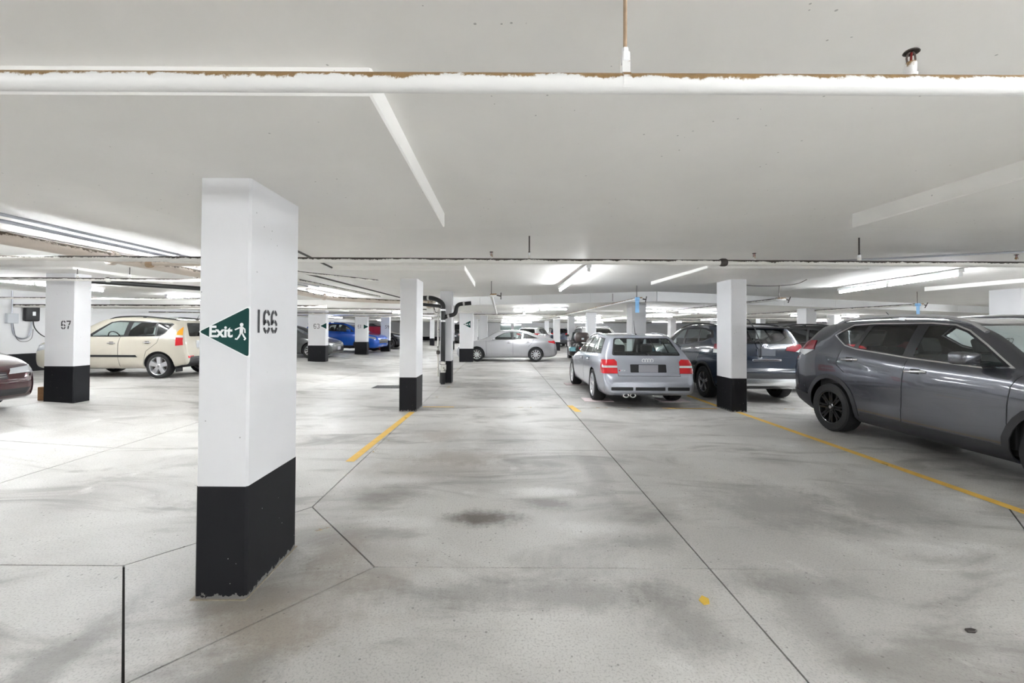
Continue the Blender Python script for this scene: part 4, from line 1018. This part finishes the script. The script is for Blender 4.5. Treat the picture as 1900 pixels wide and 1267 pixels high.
# --- silver wagon
def wagon():
    p = car_paint('silver_blue_paint', (.42, .44, .50), .5, .3)
    c = Car('station_wagon', 'silver blue station wagon with grey licence plate seen from behind', 'car', AUDI, p, (2.86, 10.45, .012), pi/2)
    dlo = [(1.40, .925), (1.75, 1.135), (2.05, 1.285), (2.5, 1.345), (3.2, 1.345), (3.72, 1.315), (3.98, 1.01), (2.6, .95)]
    c.windows(dlo, [[(1.52, .955), (1.78, 1.125), (2.07, 1.26), (2.38, 1.31), (2.44, .965)], [(2.52, .965), (2.46, 1.31), (3.05, 1.322), (3.15, .985)], [(3.23, .99), (3.13, 1.32), (3.68, 1.29), (3.90, 1.03)]], [(0, 'window_surround', BLKPL)], [GLASS])
    c.arches(.365)
    c.seam([(3.2, .97), (3.26, .72), (3.12, .52)]); c.seam([(2.46, .94), (2.5, .26)]); c.seam([(1.3, .84), (1.34, .28)])
    c.end_region(1, [(-.62, .93), (.62, .93), (.5, 1.32), (-.5, 1.32)], 'windshield', GLASS, 2.3, r=.05, thr=.1)
    c.end_region(-1, [(-.68, .985), (.68, .985), (.56, 1.325), (-.56, 1.325)], 'rear_window_seal', BLKPL, 3.75, r=.05)
    pr_ = c.nid-1
    c.end_region(-1, [(-.655, 1.005), (.655, 1.005), (.535, 1.305), (-.535, 1.305)], 'rear_window', GLASS, 3.75, r=.05, parent=pr_, off=-.003)
    c.end_region(-1, [(.60, .645), (.96, .645), (.96, .90), (.65, .915), (.605, .87)], 'tail_light', REDL, 4.15, .006, mirror=True, thr=.05)
    a = c.nid-2
    for k, sg in enumerate((1, -1)):
        c.region([(sg*.57, .755), (sg*.95, .755), (sg*.95, .795), (sg*.57, .795)], c.end(-1, 4.0), 'end', 'light_band', CLEARL, .007, a+k)
    c.end_region(-1, [(-.35, .665), (.35, .665), (.35, .82), (-.35, .82)], 'plate_recess', BLKPL, 4.2, -.008, r=.015)
    for poly in ([(-.75, .33), (-.33, .33), (-.33, .395), (-.75, .395)], [(-.285, .33), (.285, .33), (.285, .395), (-.285, .395)], [(.33, .33), (.75, .33), (.75, .395), (.33, .395)]):
        c.end_region(-1, poly, 'bumper_vent', BLKPL, 4.2, -.006, r=.012, thr=.05)
    for poly in ([(-.60, .598), (.60, .598), (.60, .606), (-.60, .606)], [(.595, .606), (.604, .606), (.604, .65), (.595, .65)], [(-.604, .606), (-.595, .606), (-.595, .65), (-.604, .65)]):
        c.end_region(-1, poly, 'tailgate_seam', BLKPL, 4.1, -.004, thr=.05)
    c.side_region([(.08, .52), (.12, .66), (.45, .74), (.40, .58)], 'headlight', HEADL, .004, thr=.05)
    c.finish()
    q = c.xsurf(.73, -1); c.plate(-1, -.19, .19, .622, .812, q-.006, PLATE)
    qe = c.xsurf(.895, -1)
    for k in range(4): c.emblem_ring(-.078+k*.052, .893, .031, qe+.006, -1, .007, name='ring_emblem', mat=SIGNW)
    for y in (.33, .46):
        o = None
        bm = bmesh.new(); revolve(bm, [(.034, 0), (.052, 0), (.052, .16), (.034, .16)], 18, 'x'); t = bm_obj('exhaust_tip', bm, CHROME, c.root, 40); t.location = (-c.L/2+.03, y, .235); t.scale = (1, 1.15, .85)
        bm = bmesh.new(); revolve(bm, [(.034, .05), (.034, .06)], 14, 'x', True); bm_obj('exhaust_bore', bm, BLKPL, t)
    qb = c.xsurf(.70, -1); X = c.L/2-qb
    m = Matrix(((0, 0, -1, X-.007), (-1, 0, 0, .50), (0, 1, 0, .69), (0, 0, 0, 1)))
    text('badge_lettering', 'RS4', .066, SIGNW, c.root, m, bold=.001, depth=.002)
    mesh_obj('badge_accent', [(X-.009, .585, .667), (X-.009, .553, .667), (X-.009, .543, .713), (X-.009, .575, .713)], [(0, 1, 2, 3)], REDL, c.root)
    qw = c.xsurf(1.01, -1); Xw = c.L/2-qw
    tube('rear_wiper', [(Xw-.02, -.04, 1.0), (Xw+.012, .0, 1.035), (Xw+.004, .36, 1.015)], .009, BLKPL, c.root, 6); box('wiper_hub', (Xw-.03, -.06, .985), (Xw+.02, -.02, 1.02), BLKPL, c.root, bev=.006)
    for y in (-.3, .3): box('rear_headrest', (c.L/2-3.42, y-.13, 1.0), (c.L/2-3.32, y+.13, 1.17), SEATD, c.root, bev=.04, seg=2)
    c.mirrors(1.62, .99, p, (.09, .17, .12), caps=plain('blue_mirror_cap', (.16, .42, .50), .2, .3, 1), glass=plain('mirror_glass_blue_reflection', (.30, .62, .72), .15, .4)); c.handles([(2.95, 3.14, .84, .84), (2.22, 2.4, .82, .82)], p)  # mirror glass has a light blue reflection put into its colour
    c.rails(2.0, 3.75, .04, p, .014, .02); c.antenna(3.55, -.10, .30)
    for ax_ in AUDI['axles']:
        for sg in (-1, 1):
            o = box('tire_plate', (-.30, -.24, 0), (.30, .22, .012), CARD)
            o.location = (2.86+sg*.80, 10.45+c.L/2-ax_, 0); tag(o, 'flat pinkish board under the %s %s tire of the silver wagon' % ('left' if sg < 0 else 'right', 'rear' if ax_ > 2 else 'front'), 'board', 'boards under the wagon tires')
wagon()

# --- dark blue crossover behind the column
def rav(loc, heading, label, paint, glass, name='crossover', full=True, spec=None):
    spec = spec or RAV
    c = Car(name, label, 'car', spec, paint, loc, heading, detail=2 if full else 1)
    dlo = [(1.36, 1.12), (1.62, 1.32), (1.86, 1.47), (2.1, 1.545), (2.8, 1.575), (3.4, 1.56), (3.75, 1.50), (3.9, 1.36), (3.55, 1.24), (2.6, 1.16)]
    c.windows(dlo, [[(1.46, 1.145), (1.65, 1.30), (1.88, 1.44), (2.12, 1.51), (2.36, 1.53), (2.42, 1.175)], [(2.53, 1.185), (2.48, 1.53), (3.12, 1.535), (3.25, 1.235)], [(3.33, 1.25), (3.2, 1.53), (3.4, 1.52), (3.70, 1.465), (3.80, 1.36), (3.55, 1.27)]], [(0, 'window_surround', BLKPL)], glass)
    c.arches(.41, .055, GREYPL)
    c.side_region([(1.30, .20), (1.40, .38), (3.08, .39), (3.18, .20)], 'side_cladding', GREYPL, .006, thick=.006)
    if full: c.seam([(3.35, 1.22), (3.45, 1.0), (3.3, .85)]); c.seam([(2.45, 1.13), (2.5, .39)]); c.seam([(1.27, 1.06), (1.36, .39)])
    c.end_region(1, [(-.66, 1.14), (.66, 1.14), (.54, 1.55), (-.54, 1.55)], 'windshield', GLASS if full else glass[-1], 2.2, r=.05, thr=.1)
    c.end_region(-1, [(-.62, 1.225), (.62, 1.225), (.54, 1.525), (-.54, 1.525)], 'rear_window', glass[-1], 4.0, r=.06)
    c.end_region(-1, [(.40, 1.09), (.95, 1.02), (.95, 1.21), (.62, 1.215), (.46, 1.17)], 'tail_light', REDD if full else REDL, 3.9, .012, mirror=True, thick=.01, thr=.08)
    a = c.nid-2
    for k, sg in enumerate((1, -1)): c.region([(sg*.5, 1.0), (sg*.95, .98), (sg*.95, 1.10), (sg*.72, 1.13)], c.end(-1, 3.9, .08), 'end', 'light_lens', CLEARL, .013, a+k)
    c.end_region(-1, [(-.92, .24), (.92, .24), (.92, .52), (-.92, .52)], 'lower_bumper', SILVER if full else GREYPL, 4.2, .006, thr=.05)
    c.end_region(-1, [(-.92, .52), (.92, .52), (.92, .63), (-.92, .63)], 'bumper_band', GREYPL, 4.2, .003, thr=.05)
    c.side_region([(.10, .70), (.16, .84), (.72, .94), (.60, .83)], 'headlight', HEADL, .006, thick=.006, thr=.05)
    c.end_region(1, [(-.6, .5), (.6, .5), (.55, .72), (-.55, .72)], 'grille', BLKPL, .5)
    c.finish()
    q = c.xsurf(1.03, -1); c.plate(-1, -.19, .19, .935, 1.125, q, PLATE2)
    q1 = c.xsurf(1.20, -1); qn = c.xsurf(1.17, -1)
    c.emblem_ring(0, 1.185, .058, qn+.01, -1, .008, .68); c.emblem_ring(0, 1.185, .02, qn+.01, -1, .006, 1.6); c.emblem_ring(0, 1.20, .04, qn+.01, -1, .006, .45)
    q2 = c.xsurf(.895, -1); box('tailgate_chrome', (c.L/2-q2-.02, -.30, .875), (c.L/2-q2+.02, .30, .915), CHROME, c.root, bev=.008)
    q3 = c.xsurf(.67, -1); box('bumper_chrome', (c.L/2-q3-.008, -.72, .655), (c.L/2-q3+.02, .72, .67), CHROME, c.root, bev=.003)
    box('spoiler', (c.L/2-4.34, -.56, 1.545), (c.L/2-4.05, .56, 1.585), paint if not full else BLKPL, c.root, bev=.015)
    qw = c.xsurf(1.24, -1); tube('rear_wiper', [(c.L/2-qw-.01, 0, 1.23), (c.L/2-qw-.005, .05, 1.26), (c.L/2-qw+.0, .40, 1.245)], .009, BLKPL, c.root, 6)
    c.mirrors(1.60, 1.20, paint, (.09, .20, .15)); c.handles([(3.02, 3.24, 1.08, 1.08), (2.15, 2.37, 1.04, 1.04)], CHROME if full else paint)
    c.rails(1.9, 3.9, .045, BLKPL, .018)
    return c
navy = car_paint('navy_paint', (.005, .016, .040), .0, .2)
r = rav((5.47, 11.015, 0), pi/2, 'dark blue crossover with plain grey plate behind the white column', navy, [GLASS, GLASSD, GLASSD])
tube('rear_lamp_guard', [(-2.19, .12, .95), (-2.2, .13, 1.22), (-2.06, .16, 1.52), (-1.98, .25, 1.72), (-1.98, .38, 1.77)], .012, GREYPL, r.root, 6)
txm = Matrix(((0, 0, -1, -2.222), (-1, 0, 0, -.52), (0, 1, 0, .86), (0, 0, 0, 1)))
rav((8.22, 11.3, 0), pi/2, 'black crossover with dark windows between the blue and grey crossovers', car_paint('black_paint', (.012, .012, .014), .3, .2), [GLASSB, GLASSB, GLASSB], full=False)

# --- cream boxy hatchback
def soul():
    p = car_paint('cream_paint', (.50, .465, .39), .0, .3)
    c = Car('hatchback', 'cream boxy hatchback with silver five-spoke wheels', 'car', SOUL, p, (-10.15, 11.93, .19), pi)
    dlo = [(1.45, 1.065), (1.75, 1.26), (2.02, 1.445), (2.25, 1.485), (2.8, 1.475), (3.60, 1.425), (3.66, 1.40), (3.48, 1.16), (3.36, 1.085), (2.4, 1.068)]
    c.windows(dlo, [[(1.62, 1.09), (1.85, 1.26), (2.08, 1.43), (2.28, 1.458), (2.50, 1.45), (2.43, 1.09)], [(2.55, 1.09), (2.63, 1.445), (3.22, 1.43), (3.24, 1.095)], [(3.28, 1.095), (3.27, 1.43), (3.57, 1.41), (3.62, 1.395), (3.45, 1.17), (3.36, 1.105)]], [(0, 'window_surround', BLKPL)], [GLASS, GLASS, GLASSB])
    c.arches(.375)
    c.side_region([(1.15, .545), (1.15, .60), (2.78, .60), (2.83, .545)], 'rub_strip', BLKPL, .008, thick=.008)
    c.seam([(2.36, 1.07), (2.33, .9), (2.33, .5), (2.36, .3)]); c.seam([(3.36, 1.08), (3.32, .92), (3.05, .7), (2.96, .32)]); c.seam([(1.2, 1.0), (1.22, .32)])
    c.side_region([(3.78, .97), (3.78, 1.20), (3.88, 1.33), (3.935, .97)], 'tail_light', AMBER, .006, thr=.2)
    a = (c.nid-2, c.nid-1)
    c.side_region([(3.7, .80), (3.7, 1.12), (4.1, 1.10), (4.1, .80)], 'light_lens', CLEARL, .009, a, thr=.05); b_ = (c.nid-2, c.nid-1)
    c.side_region([(3.7, .80), (3.7, 1.06), (4.1, 1.04), (4.1, .80)], 'light_red', REDL, .010, b_, thr=.05)
    c.side_region([(3.78, .84), (3.78, .969), (3.935, .969), (3.96, .86)], 'tail_light', REDL, .006, thr=.2)
    c.end_region(1, [(-.70, 1.08), (.70, 1.08), (.62, 1.47), (-.62, 1.47)], 'windshield', GLASS, 2.0, r=.05, thr=.1)
    c.end_region(-1, [(-.60, 1.08), (.60, 1.08), (.58, 1.44), (-.58, 1.44)], 'rear_window', GLASSB, 3.7, r=.05)
    c.end_region(-1, [(-.30, .70), (.30, .70), (.30, .94), (-.30, .94)], 'plate_recess', p, 3.7, -.004)
    c.end_region(-1, [(-.80, .25), (.80, .25), (.72, .56), (-.72, .56)], 'bumper_insert', BLKPL, 3.7, .004, thr=.05)
    c.end_region(-1, [(.60, .52), (.78, .52), (.78, .58), (.60, .58)], 'reflector', REDL, 3.7, .006, mirror=True, thr=.05)
    c.side_region([(.08, .66), (.12, .82), (.5, .90), (.45, .74)], 'headlight', HEADL, .006, thick=.006, thr=.05)
    c.finish()
    q = c.xsurf(.85, -1); o = box('ribbed_panel', (c.L/2-q-.02, -.42, .70), (c.L/2-q+.01, .42, .97), SILVER, c.root)
    for k in range(8): box('panel_rib', (c.L/2-q-.028, -.41, .715+k*.032), (c.L/2-q-.018, .41, .73+k*.032), SILVER, o)
    c.mirrors(1.52, 1.13, p, (.08, .18, .14)); c.handles([(2.98, 3.16, .925, .925), (2.06, 2.24, .905, .905)], CHROME)
    c.rails(1.95, 3.75, .04, BLKPL, .016); c.antenna(3.72, .07, .13)
    for sg in (1, -1): box('mud_flap', (c.L/2-3.76, sg*.66-.11, .16), (c.L/2-3.74, sg*.66+.12, .42), BLKPL, c.root)
soul()

# --- sedans
def sedan(loc, heading, label, paint, glass, full=True, rim=None, spec=None, group=None):
    sp = dict(spec or SEDAN)
    if rim: sp['rim'] = rim
    c = Car('sedan', label, 'car', sp, paint, loc, heading, group, detail=2 if full else 1)
    dlo = [(1.60, 1.005), (1.9, 1.185), (2.2, 1.33), (2.5, 1.39), (2.9, 1.39), (3.3, 1.31), (3.86, 1.085), (2.7, 1.02)]
    c.windows(dlo, [[(1.76, 1.03), (1.95, 1.16), (2.22, 1.30), (2.45, 1.355), (2.55, 1.36), (2.58, 1.045)], [(2.68, 1.045), (2.66, 1.36), (2.9, 1.36), (3.22, 1.295), (3.24, 1.07)], [(3.30, 1.075), (3.29, 1.28), (3.72, 1.10)]], [(0, 'window_chrome', CHROME if full else BLKPL), (.012, 'window_surround', BLKPL)], glass)
    c.arches(.37)
    c.seam([(2.62, 1.0), (2.64, .30)]); c.seam([(1.38, .95), (1.4, .3)]); c.seam([(3.62, 1.06), (3.5, .85), (3.35, .7)])
    c.end_region(1, [(-.68, 1.06), (.68, 1.06), (.54, 1.41), (-.54, 1.41)], 'windshield', GLASS, 2.4, r=.05, thr=.08)
    c.end_region(-1, [(-.56, 1.16), (.56, 1.16), (.50, 1.41), (-.50, 1.41)], 'rear_window', GLASS, 2.9, r=.05, thr=.05)
    c.side_region([(4.26, .965), (4.30, .90), (4.72, .82), (4.72, .965)], 'tail_light', REDL, .008, thick=.008, thr=.05)
    c.end_region(-1, [(.45, .84), (.85, .84), (.85, .98), (.45, .98)], 'tail_light', REDL, 4.4, .008, mirror=True)
    c.side_region([(.10, .58), (.16, .69), (.62, .80), (.56, .70)], 'headlight', HEADL, .006, thick=.006, thr=.03)
    c.end_region(1, [(.36, .585), (.84, .60), (.84, .70), (.42, .665)], 'headlight_face', HEADL, .6, .006, mirror=True, thr=.05)
    c.end_region(1, [(-.34, .52), (.34, .52), (.34, .62), (-.34, .62)], 'grille', BLKPL, .4)
    c.end_region(1, [(-.6, .26), (.6, .26), (.66, .36), (-.66, .36)], 'lower_intake', BLKPL, .4, thr=.05)
    c.finish()
    c.mirrors(1.72, 1.06, paint, (.08, .18, .13)); c.handles([(3.2, 3.42, .90, .91), (2.32, 2.54, .88, .885)], CHROME if full else paint)
    c.plate(-1, -.19, .19, .70, .86, c.xsurf(.78, -1), PLATE); c.plate(1, -.17, .17, .34, .49, c.xsurf(.42, 1), PLATE)
    for z in (.545, .58): box('grille_bar', (c.L/2-c.xsurf(z, 1)-.005, -.32, z), (c.L/2-c.xsurf(z, 1)+.008, .32, z+.014), CHROME, c.root)
    return c
sedan((.275, 20.88, 0), pi, 'silver sedan parked sideways behind the exit-sign column', car_paint('silver_paint', (.45, .45, .47), .5, .3), [GLASS, GLASS, GLASSB])
MAR = dict(SEDAN)
sedan((-9.86, 6.20, .19), 0, 'maroon sedan nosing out beside the 67 column', car_paint('maroon_paint', (.035, .004, .007), .2, .22), [GLASSD], full=False)
sedan((-9.83, 19.75, .19), 0, 'dark grey sedan behind the 63 column', car_paint('charcoal_paint', (.085, .09, .09), .6, .3), [GLASSD], full=False)
rav((-8.95, 24.75, .19), radians(-8), 'bright blue crossover between the 63 and 61 columns', car_paint('bright_blue_paint', (.012, .12, .62), .2, .25), [GLASS, GLASSD, GLASSD], full=False)
rav((-8.75, 29.3, .19), 0, 'black crossover beyond the 59 column', car_paint('black_paint_b', (.015, .015, .017), .3, .2), [GLASSB], full=False)
rav((4.62, 21.0, 0), -pi/2, 'white van-like crossover with black windshield behind the silver wagon', car_paint('white_paint', (.78, .78, .78), 0, .3), [GLASSB], full=False)
rav((5.0, 38.5, 0), pi/2, 'dark blue hatchback with red tail lights deep in the garage', car_paint('navy_paint_b', (.02, .03, .06), .3, .25), [GLASSB], full=False)
rav((2.6, 33.5, 0), radians(70), 'white hatchback roof showing behind the silver sedan', car_paint('white_paint_b', (.75, .75, .76), 0, .3), [GLASSB], full=False)
sedan((-4.4, 46.5, 0), radians(80), 'small black sedan by the far doorway', car_paint('black_paint_c', (.012, .012, .014), .3, .3), [GLASSB], full=False)

# --- touring motorcycle with a top box, seen from behind
def moto():
    o = thing('motorcycle', 'black motorcycle with a top box parked beside the white crossover', 'motorcycle', (3.10, 17.3, 0), pi/2)
    BL = plain('moto_black', (.02, .018, .018), .3, .2, .6); BR = plain('moto_brown_box', (.05, .036, .033), .4, 0, .5)
    for x in (-.72, .75):
        bm = bmesh.new(); revolve(bm, [(.22, -.05), (.27, -.075), (.305, -.05), (.315, 0), (.305, .05), (.27, .075), (.22, .05)], 28); t = bm_obj('tire', bm, RUBBER, o, 40); t.location = (x, 0, .315)
        bm = bmesh.new(); revolve(bm, [(.22, -.03), (.20, -.03), (.20, .03), (.22, .03), (.22, -.03)], 28)
        for k in range(6): add_tube(bm, [(0, 0, 0), (.21*cos(k*pi/3), 0, .21*sin(k*pi/3))], .014, 6)
        bm_obj('rim', bm, DARKROD, t)
    bm = bmesh.new(); add_box(bm, (-.35, -.16, .30), (.30, .16, .68), .08, 2); bm_obj('engine', bm, DARKROD, o, 40)
    bm = bmesh.new(); add_box(bm, (-.10, -.17, .68), (.40, .17, .95), .1, 3); bm_obj('fuel_tank', bm, BL, o, 50)
    bm = bmesh.new(); add_box(bm, (-.78, -.19, .70), (-.05, .19, .84), .06, 3); bm_obj('saddle', bm, BLKPL, o, 50)
    bm = bmesh.new(); add_box(bm, (-.98, -.21, .62), (-.55, .21, .98), .10, 3); bm_obj('tail_fairing', bm, BL, o, 50)
    box('tail_light', (-1.0, -.13, .76), (-.965, .13, .83), REDD, o, bev=.01); box('license_plate', (-1.02, -.10, .45), (-1.0, .10, .60), PLATE, o); box('rear_fender', (-1.0, -.09, .42), (-.8, .09, .66), BLKPL, o, bev=.02)
    bm = bmesh.new(); add_box(bm, (-1.02, -.27, 1.02), (-.60, .27, 1.40), .13, 4); t = bm_obj('top_box', bm, BR, o, 50)
    box('box_latch', (-1.03, -.05, 1.12), (-1.0, .05, 1.19), SILVER, t, bev=.006); box('box_seam', (-1.024, -.2, 1.215), (-.7, .2, 1.225), BLKPL, t)
    for sg in (-1, 1):
        bm = bmesh.new(); add_box(bm, (-.95, sg*.36-.12, .50), (-.45, sg*.36+.12, .88), .07, 3); bm_obj('side_case', bm, BL, o, 50)
        tube('handlebar', [(.38, 0, 1.0), (.36, sg*.2, 1.05), (.26, sg*.40, 1.04)], .014, BLKPL, o, 8)
        tube('mirror_stalk', [(.32, sg*.28, 1.05), (.34, sg*.36, 1.24)], .007, BLKPL, o, 6); box('mirror', (.32, sg*.38-.07, 1.22), (.35, sg*.38+.07, 1.31), BLKPL, o, bev=.02)
        tube('fork', [(.74, sg*.1, .32), (.44, sg*.1, 1.0)], .025, STEEL, o, 8); tube('exhaust', [(-.1, sg*.22, .3), (-.9, sg*.25, .36)], .045, STEEL, o, 10)
    bm = bmesh.new(); add_box(bm, (.35, -.22, .80), (.65, .22, 1.12), .1, 3); bm_obj('front_fairing', bm, BL, o, 50)
    mesh_obj('windscreen', [(.50, -.2, 1.08), (.50, .2, 1.08), (.34, .16, 1.40), (.34, -.16, 1.40), (.506, -.2, 1.08), (.506, .2, 1.08), (.346, .16, 1.40), (.346, -.16, 1.40)], [(0, 1, 2, 3), (7, 6, 5, 4), (0, 4, 5, 1), (1, 5, 6, 2), (2, 6, 7, 3), (3, 7, 4, 0)], GLASSD, o)
    tube('kickstand', [(.05, .16, .35), (-.05, .34, .01)], .012, STEEL, o, 6)
moto()
# --- small litter on the floor
o = prism('dry_leaf', [(1.115, 2.36), (1.15, 2.37), (1.165, 2.41), (1.14, 2.44), (1.105, 2.40)], .001, .006, plain('yellow_leaf', (.62, .40, .05), .7)); tag(o, 'small yellow scrap on the near concrete floor', 'scrap')
o = prism('pebble', [(2.33, 2.155), (2.365, 2.15), (2.39, 2.165), (2.37, 2.18), (2.335, 2.175)], .0, .012, DARKROD, bev=.003); tag(o, 'small black pebble on the near concrete floor', 'pebble')
